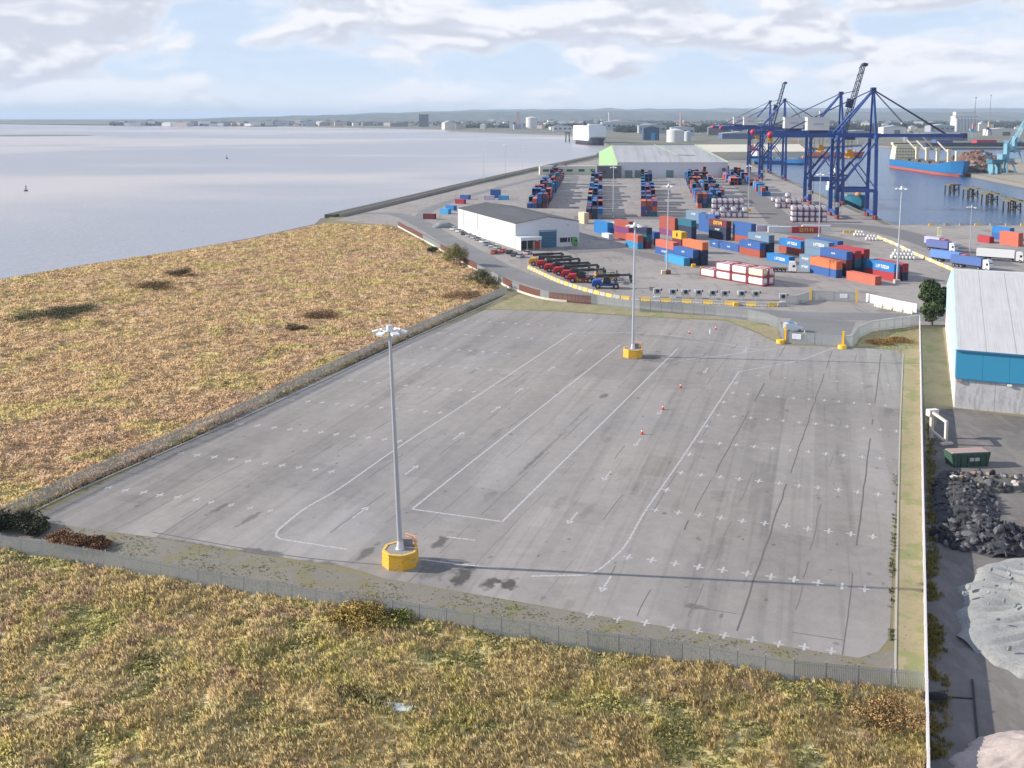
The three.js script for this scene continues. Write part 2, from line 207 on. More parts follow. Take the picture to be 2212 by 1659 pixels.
for (const [x, y, f] of [[1250, 760, 0], [1190, 797, 0], [1120, 845, 0], [1070, 885, 0], [990, 942, 0], [888, 1016, 0], [777, 1108, 0], [1525, 800, 1], [1428, 888, 1], [1378, 955, 1], [1312, 1027, 1], [1238, 1118, 1], [1310, 1260, 1], [1272, 693, 0], [1610, 756, 1]]) { const p = P(x, y), m = mesh('lane_arrow', arrowG, paint, lot); m.position.set(p.x, .006, p.z); m.rotation.y = crossYaw + (f ? Math.PI : 0) + Math.PI; }
// dark joints between the slabs
const jointMat = mat(.12, .112, .112, .95), jointFaint = mat(.155, .15, .15, .95);
for (let i = 0; i < 33; i++) {                                 // long joints every five metres
  const b0 = P(1896, 823), o = b0.clone().addScaledVector(ROW, (i - 27.5) * 4.95 + 2.5), strong = [27, 25, 23, 28].includes(i);
  let from = null; for (let t = -110; t <= 110; t += 1.5) { const p = o.clone().addScaledVector(LANE, t), ok = inside(lotPts, p.x, p.z) && (fbm(t * .16 + i * 7.7, i * 3.1, 3) > (strong ? .40 : .52));
    if (ok && !from) from = p; else if (!ok && from) { if (p.distanceTo(from) > 2.5) { const k = Math.ceil(p.distanceTo(from) / 3), line = []; for (let j = 0; j <= k; j++) line.push(from.clone().lerp(p, j / k).addScaledVector(ROW, (vn(j * .7 + i * 9, i) - .5) * .22)); mesh('slab_joint', ribbon(line, strong ? rr(.09, .26) : rr(.05, .16), .004), strong || rnd() < .3 ? jointMat : jointFaint, lot); } from = null; } }
}
for (const [pts, w] of [[[[330, 1150], [620, 1200], [860, 1224]], .2], [[[1500, 1312], [1590, 1326]], .12], [[[1710, 1366], [1822, 1383]], .12], [[[340, 1160], [455, 1085]], .12]]) mesh('slab_joint', ribbon(smooth(pp(...pts), 16), w, .0035), jointMat, lot);

// ------------------------------------------------------------------ rough grass fields
const leftField = [V(-420, 0, 300), V(-297, 0, 23), ...pp([0, 607], [200, 573], [400, 543], [560, 515], [700, 485], [845, 490], [935, 536], [1000, 572], [1085, 630], [1000, 676], [840, 747], [700, 814], [500, 910], [333, 982], [167, 1056], [33, 1120], [-60, 1165], [-200, 1235])];
const frontField = [...pp([-160, 1170], [0, 1193], [227, 1229.5], [427, 1270], [737, 1322], [1024, 1367], [1270, 1409], [1474, 1433], [1715, 1475], [1996, 1500], [2003, 1900], [-200, 1900])];
const comb = (x, z) => (fbm((x * .93 + z * .36) * .1 + 70, (z * .93 - x * .36) * .42 + 20, 4) - .5);
const hump = (x, z) => comb(x, z) * 1.5 + (fbm(x * .09 + 3, z * .09 + 8, 4) - .42) * 1.7 + (fbm(x * .33 + 9, z * .33, 3) - .5) * 1.7;
const fieldTex = tex(1024, 1024, (u, v) => { const a = tn(u, v, 20, 4, 2), b = tn(u, v, 80, 3, 33); const k = .62 + .55 * a * .6 + b * .5 * .6; const kk = k * .82 + .16; return [kk, kk, kk]; }, true, 1 / 14, 1 / 14);
function grassCol(x, z, near) {                                // what grows where: straw, olive weeds, russet stalks
  const a = fbm(x * .05 + 11, z * .05 + 4, 4), b = fbm(x * .16 + 31, z * .16, 3), c = fbm(x * .028 + 90, z * .028 + 50, 3), d = fbm(x * .3 + 5, z * .3 + 77, 3);
  if (near) { const e = fbm(x * .7 + 50, z * .7 + 3, 2), h = fbm(x * .42 + 150, z * .42 + 30, 3); let k = mix3([.47, .362, .175], [.57, .465, .25], a * .6 + e * .4); k = mix3(k, [.45, .41, .13], sm(.50, .65, b * .6 + h * .4) * .6); k = mix3(k, [.43, .30, .22], sm(.53, .66, c * .5 + e * .5) * .6); k = mix3(k, [.30, .30, .12], sm(.57, .70, d) * .6); k = mix3(k, [.62, .52, .30], sm(.58, .7, h) * .5); return k; }
  const e = fbm(x * .05 + z * .14 + 50, z * .35 + x * .1 + 3, 3); let k = mix3([.50, .365, .22], [.60, .455, .27], a * .6 + (comb(x, z) + .5) * .4); if (e < 0) k[0] += 0; const st = fbm(x * .03 + z * .11 + 9, z * .16 - x * .11 + 40, 4); k = mix3(k, [.34, .25, .15], sm(.58, .74, st) * .6); k = mix3(k, [.47, .34, .225], sm(.46, .66, c) * .8); k = mix3(k, [.43, .37, .16], sm(.5, .68, b) * .7); k = mix3(k, [.30, .21, .12], sm(.6, .74, d) * .5); return k;
}
const lift = (c, m) => { const k = Math.min(m, .92 / Math.max(...c)); return c.map(q => q * k); };
function fieldMesh(poly, cell, name, near) {
  const bx = new THREE.Box3().setFromPoints(poly), pos = [], uv = [], col = [], idx = [], map = new Map();
  const vert = (i, j) => { const k = i * 5000 + j; if (map.has(k)) return map.get(k); const x = bx.min.x + i * cell, z = bx.min.z + j * cell; pos.push(x, Math.max(.012, .2 + hump(x, z) * .5), z); uv.push(x, z); const c = grassCol(x, z, near); col.push(c[0] * (near ? 1.45 : 1.15), c[1] * (near ? 1.45 : 1.15), c[2] * (near ? 1.4 : 1.15)); map.set(k, pos.length / 3 - 1); return pos.length / 3 - 1; };
  for (let i = 0; bx.min.x + i * cell < bx.max.x; i++) for (let j = 0; bx.min.z + j * cell < bx.max.z; j++) { const x = bx.min.x + (i + .5) * cell, z = bx.min.z + (j + .5) * cell; if (z > 40 || x < -330 || !inside(poly, x, z) || (!near && !inside(poly, x + 1.7, z + .6))) continue; const a = vert(i, j), b = vert(i + 1, j), c = vert(i + 1, j + 1), d = vert(i, j + 1); idx.push(a, c, b, a, d, c); }
  const g = new THREE.BufferGeometry(); g.setAttribute('position', new THREE.Float32BufferAttribute(pos, 3)); g.setAttribute('uv', new THREE.Float32BufferAttribute(uv, 2)); g.setAttribute('color', new THREE.Float32BufferAttribute(col, 3)); g.setIndex(idx); g.computeVertexNormals();
  structure(new THREE.Mesh(g, new THREE.MeshStandardMaterial({ vertexColors: true, map: fieldTex, roughness: 1, side: THREE.DoubleSide })), name);
}
fieldMesh(frontField, .8, 'meadow', true); fieldMesh(leftField, 1.25, 'salt_meadow', false);
function tuftGeo(n, h, spread, w, s) { const pos = [], nor = []; const old = seed; seed = s; for (let i = 0; i < n; i++) { const a = rr(0, 6.283), r = rr(0, spread), x = Math.cos(a) * r, z = Math.sin(a) * r, hh = h * rr(.55, 1.1), l = rr(.05, .5) * hh, b = rr(0, 6.283), dx = Math.cos(b) * w, dz = Math.sin(b) * w, tx = x + Math.cos(a) * l + rr(-.1, .1), tz = z + Math.sin(a) * l;
    const mx = x + (tx - x) * .35, mz = z + (tz - z) * .35; pos.push(x - dx, 0, z - dz, x + dx, 0, z + dz, mx + dx, hh * .6, mz + dz, x - dx, 0, z - dz, mx + dx, hh * .6, mz + dz, mx - dx, hh * .6, mz - dz, mx - dx, hh * .6, mz - dz, mx + dx, hh * .6, mz + dz, tx, hh, tz); for (let k = 0; k < 9; k++) { const q = V(Math.cos(a) * .5, 1, Math.sin(a) * .5).normalize(); nor.push(q.x, q.y, q.z); } }
  seed = old; const g = new THREE.BufferGeometry(); g.setAttribute('position', new THREE.Float32BufferAttribute(pos, 3)); g.setAttribute('normal', new THREE.Float32BufferAttribute(nor, 3)); return g; }
const blade = new THREE.MeshPhysicalMaterial({ color: 0xffffff, roughness: 1, side: THREE.DoubleSide, transmission: .45, thickness: 0, specularIntensity: 0 });
function scatter(name, label, geo, spots, matl = blade) { const m = new THREE.InstancedMesh(geo, matl, spots.length), q = new THREE.Quaternion(), c = new THREE.Color(), M = new THREE.Matrix4(); spots.forEach((s, i) => { q.setFromAxisAngle(V(0, 1, 0), s.r); M.compose(V(s.x, s.y, s.z), q, V(s.s, s.s * (s.sy || 1), s.s)); m.setMatrixAt(i, M); c.setRGB(...s.c); m.setColorAt(i, c); }); m.name = numbered(name); m.castShadow = m.receiveShadow = true; scene.add(m); return tag(m, label, 'grass', null, 'stuff'); }
{
  const sp = [[], [], []]; const bx = new THREE.Box3().setFromPoints(frontField);
  for (let i = 0; i < 60000; i++) { const x = rr(-62, 36), z = rr(-119, -62); if (!inside(frontField, x, z) || Math.abs(x) > -z * .56 + 3) continue; const c = grassCol(x, z, true), b = rr(.82, 1.18), g = fbm(x * .22 + 8, z * .22, 3); const weed = c[1] > c[0] * .86; sp[weed ? 2 : rnd() < .5 ? 0 : 1].push({ x, z, y: Math.max(0, .2 + hump(x, z) * .5) - .05, r: rr(0, 6.28), s: rr(.7, 1.25) * (.65 + .7 * g), sy: weed ? rr(.5, .9) : rr(.8, 1.3), c: lift(c, b * 2.1) }); }
  scatter('meadow_grass', 'tall straw coloured grass in front of the palisade fence', tuftGeo(11, .5, .4, .04, 11), sp[0]);
  scatter('meadow_grass', 'dry golden grass clumps filling the near meadow', tuftGeo(9, .6, .42, .035, 12), sp[1]);
  scatter('meadow_weeds', 'low yellow green weeds among the near meadow grass', tuftGeo(14, .36, .42, .09, 13), sp[2]);
  const lf = [[], []];
  for (let i = 0; i < 125000; i++) { const t = rnd(), d = 105 + 360 * Math.pow(t, 1.25), x = rr(-.54, .02) * d, z = -d; if (!inside(leftField, x, z)) continue; const c = grassCol(x, z, false), b = rr(.93, 1.07), dark = c[0] < .40; lf[dark ? 1 : 0].push({ x, z, y: Math.max(0, .2 + hump(x, z) * .5) - .05, r: rr(0, 6.28), s: rr(.7, 1.3) * (1 + d / 350), sy: rr(.5, .95), c: lift(c, b * 2.15) }); }
  scatter('salt_meadow_grass', 'pale sunlit straw grass covering the field beside the estuary', tuftGeo(9, .27, .6, .065, 14), lf[0]);
  scatter('salt_meadow_weeds', 'brown and olive weeds scattered in the field beside the estuary', tuftGeo(11, .28, .55, .07, 15), lf[1]);
}
// verges
const vergeTex = tex(1024, 1024, (u, v) => { const a = tn(u, v, 6, 6, 6), b = tn(u, v, 60, 3, 44), c = tn(u, v, 8, 4, 77); return mix3(mix3([.22, .19, .105], [.37, .315, .19], a * .6 + b * .4), [.19, .215, .08], sm(.5, .7, c) * .75); }, true, 1 / 18, 1 / 18);
const vergeMat = new THREE.MeshStandardMaterial({ map: vergeTex, roughness: 1, bumpMap: vergeTex, bumpScale: .06 });
const vergeE = pp([1949, 757], [1986, 706], [1990, 760], [2000, 1440], [2002, 1496], [1935, 1486], [1935, 1400], [1929, 1378], [1934, 1200], [1945, 1000]);
flat(vergeE, .03, vergeMat, 'grass_verge');
const vergeN = pp([1046, 668], [1098, 631], [1170, 647], [1240, 656], [1300, 661], [1475, 679], [1612, 692], [1680, 709], [1686, 743], [1640, 719], [1568, 691], [1400, 684], [1200, 671]);
flat(vergeN, .03, vergeMat, 'grass_verge');
const vergeG = pp([1846, 748], [1856, 730], [1882, 718], [1986, 704], [1984, 752], [1942, 757], [1868, 751]);
flat(vergeG, .034, vergeMat, 'grass_verge');
const gravelStrip = pp([-60, 1170], [60, 1126], [200, 1145], [340, 1163], [560, 1199], [830, 1252], [1280, 1330], [1640, 1390], [1855, 1424], [1934, 1404], [1935, 1488], [1715, 1476], [1474, 1434], [1024, 1368], [427, 1271], [0, 1194], [-80, 1182]);
const gravelTex = tex(1024, 1024, (u, v) => { const a = tn(u, v, 5, 6, 16), b = tn(u, v, 120, 3, 4), c = tn(u, v, 7, 4, 97); return mix3(mix3([.15, .135, .11], [.26, .235, .2], a * .5 + b * .5), [.185, .17, .07], sm(.5, .7, c) * .6); }, true, 1 / 16, 1 / 16);
flat(gravelStrip, .012, new THREE.MeshStandardMaterial({ map: gravelTex, roughness: 1, bumpMap: gravelTex, bumpScale: .05 }), 'gravel_verge');
{
  const sp = []; for (let i = 0; i < 52000; i++) { const v = [vergeE, vergeN, vergeG, gravelStrip, gravelStrip, gravelStrip][i % 6], b = v.box ||= new THREE.Box3().setFromPoints(v), x = rr(b.min.x, b.max.x), z = rr(b.min.z, b.max.z); if (!inside(v, x, z)) continue; const f = fbm(x * .2, z * .2 + 7, 3); if (v === gravelStrip && rnd() > sm(.36, .62, f) + .06) continue; const c = mix3([.5, .40, .2], [.33, .33, .12], sm(.42, .6, f)), q = rr(.7, 1.2); sp.push({ x, z, y: 0, r: rr(0, 6.28), s: rr(.16, .36), sy: v === vergeE ? .4 : .7, c: c.map(k => k * q * 1.35) }); }
  scatter('verge_grass', 'short patchy grass and weeds on the verges round the empty lot', tuftGeo(9, .6, .45, .05, 16), sp);
  const ed = []; for (let i = 0; i < 170; i++) { const t = rnd(), p = P(mix(1934, 1929, t) + rr(-6, 4) + (t > .5 ? -3 : 0), mix(1000, 1385, t)); if (fbm(p.z * .3, 3, 2) < .47) continue; ed.push({ x: p.x, z: p.z, y: .02, r: rr(0, 6.28), s: rr(.25, .6), c: mix3([.26, .22, .11], [.24, .3, .1], rnd()) }); }
  scatter('edge_weeds', 'dark weeds creeping over the edge of the empty lot', tuftGeo(10, .5, .5, .07, 17), ed);
}
const kerbM = mat(.42, .40, .35, .95);
{ const a = pp([1095, 640], [1000, 681], [840, 754], [700, 822], [500, 914], [333, 987], [167, 1060], [64, 1110]); const k = wallAlong(a, 0, .14, .22, kerbM, 'kerb'); const k2 = wallAlong(pp([1951, 765], [1945, 900], [1940, 1100], [1936, 1300], [1934, 1430], [1935, 1478]), 0, .1, .2, mat(.40, .38, .33, .95), 'kerb'); }
structure(new THREE.Mesh(ribbon(pp([1092, 636], [1000, 678], [840, 750], [700, 817], [500, 910], [333, 983], [167, 1056], [60, 1107]), .9, .018), mat(.06, .055, .045, 1)), 'drain_channel');

// ground beyond the white wall: works yard with dark trodden dirt
const dirtTex = tex(1024, 1024, (u, v) => { const a = tn(u, v, 5, 6, 61), b = tn(u, v, 50, 4, 14), s = tn(u, v * .3, 24, 3, 8); let k = mix3([.085, .076, .07], [.225, .205, .19], a * .65 + b * .35); k = mix3(k, [.24, .215, .2], sm(.58, .72, s) * .4); return k; }, true, 1 / 30, 1 / 30);
flat([...pp([1988, 706], [2000, 1300], [2004, 1660]), V(28, 0, -60), V(120, 0, -60), V(160, 0, -150), ...pp([2240, 905], [2064, 882], [2044, 704])], .016, new THREE.MeshStandardMaterial({ map: dirtTex, roughness: .97, bumpMap: dirtTex, bumpScale: .12 }), 'works_yard');
flat(pp([1990, 705], [2042, 704], [2062, 884], [2030, 884], [2012, 960], [2000, 960]), .028, vergeMat, 'grass_path');
{ const sp = []; for (let i = 0; i < 1500; i++) { const t = rnd(), p = P(mix(2004, 2012, t) + Math.abs(rr(0, 1) * rr(0, 1)) * mix(18, 50, t), mix(900, 1640, Math.pow(t, .8))); const f = fbm(p.x * .3, p.z * .3, 3); if (f < .25 + .5 * rnd()) continue; sp.push({ x: p.x, z: p.z, y: 0, r: rr(0, 6.28), s: rr(.3, .8), c: mix3([.5, .38, .1], [.26, .25, .08], rnd()) }); }
  scatter('wall_weeds', 'yellow and olive weeds growing along the far foot of the white wall', tuftGeo(14, .6, .5, .07, 18), sp); }

// ------------------------------------------------------------------ fences
const steel = mat(.36, .38, .395, .5, .3), steelLight = mat(.34, .36, .37, .5, .25), rusty = mat(.20, .085, .065, .85), creamWall = mat(.62, .57, .50, .9), yellow = mat(.82, .47, .015, .55), concrete = mat(.40, .385, .36, .95);
const palGeo = {};
function palisade(L, h, pale, key) { return palGeo[key] ||= (() => { const b = new MB(), n = Math.round(L / .155); for (let i = 0; i < n; i++) { const x = -L / 2 + (i + .5) * L / n; b.box(pale, h - .1, .03, x, (h - .1) / 2 + .05, 0); b.prism([[x - pale / 2, h - .05], [x + pale / 2, h - .05], [x, h + .08]], -.015, .015); } b.box(L, .06, .05, 0, .35, -.045); b.box(L, .06, .05, 0, h - .3, -.045); return b.geo(); })(); }
const postGeo = h => palGeo['post' + h] ||= new MB().box(.1, h + .06, .1, 0, (h + .06) / 2, -.12).box(.14, .02, .14, 0, h + .07, -.12).geo();
function fence(name, label, cat, pts, h, m, pale = .075, step = 2.75, styler) {
  const t = thing(name, label, cat, pts[0]); const o = pts[0];
  for (let i = 0; i + 1 < pts.length; i++) { const a = pts[i], b = pts[i + 1], D = a.distanceTo(b), n = Math.max(1, Math.round(D / step)), L = D / n, yaw = Math.atan2(-(b.z - a.z), b.x - a.x);
    for (let k = 0; k < n; k++) { const c = a.clone().lerp(b, (k + .5) / n).sub(o), p = a.clone().lerp(b, k / n).sub(o); const s = styler ? styler(i, k) : { m }; if (!s.skip) { const q = mesh('palisade_panel', palisade(2.75, h, pale, `${h}_${pale}`), s.m, t); q.position.copy(c); q.rotation.set(0, yaw, rr(-.004, .004)); q.scale.x = L / 2.75; } const r = mesh('post', postGeo(h), m, t); r.position.copy(p); r.rotation.y = yaw; } }
  return t;
}
fence('palisade_fence', 'long grey palisade fence between the empty lot and the near meadow', 'fence', pp([-90, 1177], [0, 1192], [227, 1228], [427, 1269], [737, 1321], [1024, 1366], [1270, 1407], [1474, 1431], [1715, 1473], [1996, 1498]), 2, steel, .09);
fence('palisade_fence', 'grey palisade fence between the empty lot and the field beside the estuary', 'fence', pp([-70, 1166], [33, 1116], [167, 1052], [333, 978], [500, 906], [700, 811], [840, 745], [1000, 674], [1095, 632]), 2, steelLight, .055);
fence('palisade_fence', 'light grey palisade fence bounding the lot beside the curved road as far as the gate', 'fence', pp([1290, 658], [1382, 673], [1475, 677.5], [1545, 683], [1615, 691], [1655, 699], [1680, 709]), 2.6, steelLight, .075);
fence('palisade_fence', 'light grey palisade fence curving from the gate to the white wall', 'fence', pp([1842, 748], [1856, 729], [1882, 717], [1930, 710], [1984, 703.5]), 2.6, steelLight, .075);
{ // wall with rusty and grey fence panels along the road
  const line = smooth(pp([860, 490], [937, 532], [957, 544], [1010, 575], [1072, 607], [1103, 624], [1167, 645], [1238, 654], [1290, 658]), 60);
  const t = fence('boundary_fence', 'fence of rusty and pale grey panels on a low cream wall beside the road', 'fence', line, 2.3, steel, .09, 2.75, (i, k) => ({ m: [0, 1, 5, 6].includes(Math.floor(i / 2.5) % 8) || (i > 12 && i < 17) || (i > 46 && i < 55) ? rusty : steelLight }));
  const b = new MB(); for (let i = 0; i + 1 < 52; i++) { const a = line[i].clone().sub(t.position), c = line[i + 1].clone().sub(t.position); b.beam([a.x, .28, a.z], [c.x, .28, c.z], .34, .56); } b.build('plinth', creamWall, t);
}
{ // white wall running straight towards the drone
  const a = P(1986, 702), f = P(2003, 1659), e = f.clone().lerp(a, -.12), t = thing('white_wall', 'tall thin white panel wall along the grass verge, running away from the viewer', 'wall', a), n = 40, white = mat(.64, .60, .61, .7);
  const L = a.distanceTo(e) / n, g = new THREE.BoxGeometry(.11, 2.3, L - .03), gp = new THREE.BoxGeometry(.2, 2.45, .16), gc = new THREE.BoxGeometry(.17, .08, L - .03), yaw = Math.atan2(e.x - a.x, e.z - a.z);
  for (let i = 0; i < n; i++) { const c = a.clone().lerp(e, (i + .5) / n).sub(a), p = a.clone().lerp(e, i / n).sub(a); const w = mesh('wall_panel', g, white, t); w.position.set(c.x, 1.15, c.z); w.rotation.y = yaw; const q = mesh('coping', gc, white, t); q.position.set(c.x, 2.34, c.z); q.rotation.y = yaw; const r = mesh('post', gp, white, t); r.position.set(p.x, 1.25, p.z); r.rotation.y = yaw; }
}
// gates
const signTex = tex(128, 96, (u, v) => { const l = v > .2 && v < .85 && Math.abs((v * 7) % 1 - .5) < .16 && u > .12 && u < .88 && hsh(Math.floor(u * 26), Math.floor(v * 7)) > .25; return l ? [.35, .35, .42] : [.8, .8, .84]; });
function gate(name, label, p0, p1, h, footed) {
  const t = thing(name, label, 'gate', p0, Math.atan2(-(p1.z - p0.z), p1.x - p0.x)), L = p0.distanceTo(p1);
  for (const [x, i] of [[0, 0], [L, 1]]) { const b = new MB().box(.42, h + .9, .42, x, (h + .9) / 2, 0).box(.5, .08, .5, x, h + .94, 0); b.build('gate_post', yellow, t); if (footed) new MB().cyl(.95, .85, .75, x - (i ? .1 : .9), .38, .9, 8).build('post_block', yellow, t); }
  for (const s of [0, 1]) { const x0 = .35 + s * (L - .6) / 2, w = (L - .8) / 2; const q = mesh('gate_leaf', palisade(2.75, h - .1, .1, 'gate' + h), steel, t); q.position.set(x0 + w / 2, .1, 0); q.scale.x = w / 2.75; const f = new MB().box(w, .09, .07, x0 + w / 2, .12, .03).box(w, .09, .07, x0 + w / 2, h, .03).box(.09, h, .07, x0, h / 2 + .05, .03).box(.09, h, .07, x0 + w, h / 2 + .05, .03); f.build('leaf_frame', steelLight, t); }
  const sg = new MB().box(1.9, 1.15, .04, footed ? L * .2 : L * .72, h * .62, .1); sg.build('notice_board', new THREE.MeshStandardMaterial({ map: signTex, roughness: .6 }), t);
  return t;
}
gate('lot_gate', 'double steel gate with yellow posts and white notice closing the empty lot', P(1696, 740), P(1821, 751), 2.6, true);
gate('yard_gate', 'double steel gate with yellow posts across the road, before the containers', P(1751, 648), P(1850, 653), 2.6, false);
fence('palisade_fence', 'short grey palisade fence from the yellow barriers to the yard gate', 'fence', pp([1698, 659], [1722, 657], [1748, 648.5]), 2.4, steel, .1);
fence('palisade_fence', 'short pale palisade fence beyond the yellow post of the lot gate', 'fence', pp([1824, 751], [1842, 748]), 2.6, steelLight, .075);
fence('palisade_fence', 'narrow grey fence panel beside the yellow block at the lot gate', 'fence', pp([1681, 709], [1693, 740]), 2.6, steelLight, .075);
{ const pts = pp([1871, 652], [1905, 660], [1940, 668], [1980, 676]), t = thing('hoarding', 'white painted hoarding panels curving from the yard gate towards the dark tree', 'hoarding', pts[0]), whiteM = mat(.72, .70, .70, .7);
  for (let i = 0; i < 3; i++) { const a = pts[i], b = pts[i + 1], n = 5, yaw = Math.atan2(-(b.z - a.z), b.x - a.x); for (let k = 0; k < n; k++) { const c = a.clone().lerp(b, (k + .5) / n).sub(pts[0]); const w = a.distanceTo(b) / n; const q = mesh('panel', new THREE.BoxGeometry(w - .05, 2.3, .08), whiteM, t); q.position.set(c.x, 1.2, c.z); q.rotation.y = yaw; } const p = a.clone().sub(pts[0]); const r = mesh('post', new THREE.BoxGeometry(.12, 2.6, .14), steel, t); r.position.set(p.x, 1.3, p.z - .1); } }

// ------------------------------------------------------------------ trees and bushes
function leafCloud(lobes, n, size, s) { const old = seed; seed = s; const pos = [], nor = [], col = []; for (let i = 0; i < n; i++) { const L = lobes[Math.floor(rnd() * lobes.length)], th = rr(0, 6.283), u = rr(-1, 1), r = Math.pow(rnd(), .36), q = Math.sqrt(1 - u * u), d = V(q * Math.cos(th), u, q * Math.sin(th)), p = V(L[0] + d.x * r * L[3], L[1] + d.y * r * L[4], L[2] + d.z * r * L[3]); const a = V(rr(-1, 1), rr(-1, 1), rr(-1, 1)).normalize(), b = a.clone().cross(V(rr(-1, 1), rr(-1, 1), rr(-1, 1))).normalize(), sz = size * rr(.6, 1.4), N = d.clone().addScaledVector(a.clone().cross(b), .5).normalize(), c = rr(.6, 1.25);
    for (const [e, f] of [[-1, -.6], [1, -.6], [.2, 1]]) { const w = p.clone().addScaledVector(a, e * sz * .6).addScaledVector(b, f * sz); pos.push(w.x, w.y, w.z); nor.push(N.x, N.y, N.z); col.push(c, c, c * .9); } }
  seed = old; const g = new THREE.BufferGeometry(); g.setAttribute('position', new THREE.Float32BufferAttribute(pos, 3)); g.setAttribute('normal', new THREE.Float32BufferAttribute(nor, 3)); g.setAttribute('color', new THREE.Float32BufferAttribute(col, 3)); return g; }
const leafM = (r, g, b) => new THREE.MeshStandardMaterial({ color: new THREE.Color().setRGB(r, g, b), vertexColors: true, roughness: .85, side: THREE.DoubleSide });
const bark = mat(.12, .09, .065, .95);
{ const p = P(2013, 702), t = thing('tree', 'dense dark green round tree beside the blue gable of the shed', 'tree', p); const b = new MB().tube([0, 0, 0], [.1, 4, 0], .3, .2).tube([.1, 3, 0], [2, 6.5, .6], .16, .06).tube([.1, 3.2, 0], [-2, 6.4, .4], .16, .06).tube([.1, 3.4, 0], [.4, 8, -1.2], .15, .05).tube([.1, 2.6, 0], [-1, 5, 1.6], .12, .05); b.build('trunk', bark, t);
  const lobes = []; const o = seed; seed = 91; for (let i = 0; i < 34; i++) { const u = rr(-.95, 1), a = rr(0, 6.283), q = Math.sqrt(1 - u * u) * 3.15; lobes.push([Math.cos(a) * q, 5.9 + u * 3.9, Math.sin(a) * q, rr(1.1, 1.9), rr(1, 1.8)]); } seed = o; mesh('crown', leafCloud(lobes, 17000, .27, 92), leafM(.08, .12, .04), t); }
function bush(px, py, w, h, c, label, n = 1600, s = 1, cat = 'bush') { const t = thing(cat === 'bush' ? 'bush' : 'shrub', label, cat, P(px, py)); const lobes = [], o = seed; seed = 300 + px; for (let i = 0; i < 12; i++) lobes.push([rr(-.38, .38) * w, rr(.3, .75) * h, rr(-.3, .3) * w, rr(.18, .32) * w, rr(.2, .32) * h]); const b = new MB(); for (let i = 0; i < 6; i++) b.tube([rr(-.1, .1) * w, 0, 0], [rr(-.35, .35) * w, h * rr(.5, .8), rr(-.2, .2) * w], .05, .02, 5); b.build('stem', bark, t); const g = leafCloud(lobes, Math.round(n * 1.8), .13 * s, px + 5); seed = o; mesh('foliage', g, leafM(...c), t); return t; }
bush(936, 547, 4.5, 2.6, [.05, .06, .025], 'small dark bush in the grass below the road fence');
bush(985, 573, 8, 8.2, [.26, .24, .075], 'tall yellow green willow bush beside the road fence', 5200, 1.1);
bush(1030, 612, 8, 4.6, [.08, .095, .035], 'dark green bush hugging the fence where road and field meet', 3000);
bush(1052, 626, 6, 4.2, [.12, .105, .055], 'brownish bush at the far corner of the palisade fence', 2400);
bush(20, 1143, 5, 2.2, [.035, .045, .02], 'dark bramble in the near corner where two fences meet', 2600);
bush(68, 1146, 4.5, 1.7, [.04, .05, .02], 'dark low bramble beside the corner of the empty lot', 2000);
bush(130, 1176, 5, 1.2, [.24, .12, .06], 'russet dead shrub inside the near fence, by the brambles', 2200, .9, 'shrub');
bush(190, 1185, 4.5, 1.1, [.21, .10, .055], 'reddish brown shrub on the gravel strip inside the near fence', 2000, .9, 'shrub');
bush(385, 598, 8, 3, [.12, .075, .04], 'dark brown thicket in the field near the water', 2400);
bush(330, 624, 14, 2, [.16, .105, .045], 'low brown scrub patch in front of the waterside thicket', 3000);
bush(90, 690, 16, 2.1, [.10, .105, .055], 'long olive bramble bank at the edge of the field', 3600);
bush(150, 678, 14, 2, [.11, .11, .055], 'olive bramble bank with a dark shaded foot in the field', 3400);
bush(700, 684, 9, 1.7, [.26, .15, .085], 'reddish scrub mound in the field beside the lot fence', 2400);
bush(640, 713, 5, 1.2, [.13, .095, .05], 'small brown scrub clump in the field before the reddish mound', 1500);
bush(1000, 642, 13, 1.6, [.30, .19, .11], 'brown dead reeds along the outside of the lot fence', 3000);
bush(1900, 742, 5, .9, [.36, .2, .06], 'orange brown bracken patch on the verge beyond the lot gate', 1500, .8, 'shrub');
bush(1940, 738, 6, .9, [.33, .18, .055], 'rust coloured bracken patch on the verge by the white wall', 1500, .8, 'shrub');
bush(775, 1348, 7, 1.9, [.46, .33, .10], 'golden brown shrub mound pressed against the outside of the near fence', 3600, .8);
bush(845, 1352, 4.5, 1.5, [.27, .29, .08], 'green shrub outside the near fence, below the yellow mast block', 2600, .8);
bush(745, 1520, 4, 1.3, [.27, .2, .08], 'straw brown shrub in the near meadow, left of the water trough'.replace('left of', 'just before'), 2200, .7);
bush(1910, 1560, 6, 1.4, [.46, .30, .14], 'tan brown shrub in the near meadow beside the white wall', 3000, .7);
{ const t = thing('water_trough', 'pale metal water trough lying in the near meadow', 'trough', P(858, 1541), -.12); new MB().box(2.5, .5, .05, 0, .35, .5).box(2.5, .5, .05, 0, .35, -.5).box(.05, .5, .95, -1.25, .35, 0).box(.05, .5, .95, 1.25, .35, 0).box(2.4, .05, .95, 0, .12, 0).build('tub', mat(.62, .66, .66, .5, .2), t); new MB().box(2.4, .02, .94, 0, .5, 0).build('water_surface', mat(.55, .60, .62, .15), t); bush(800, 1538, 4, .9, [.05, .055, .025], 'dark sedge tuft at the end of the water trough', 1600, .6, 'shrub'); }

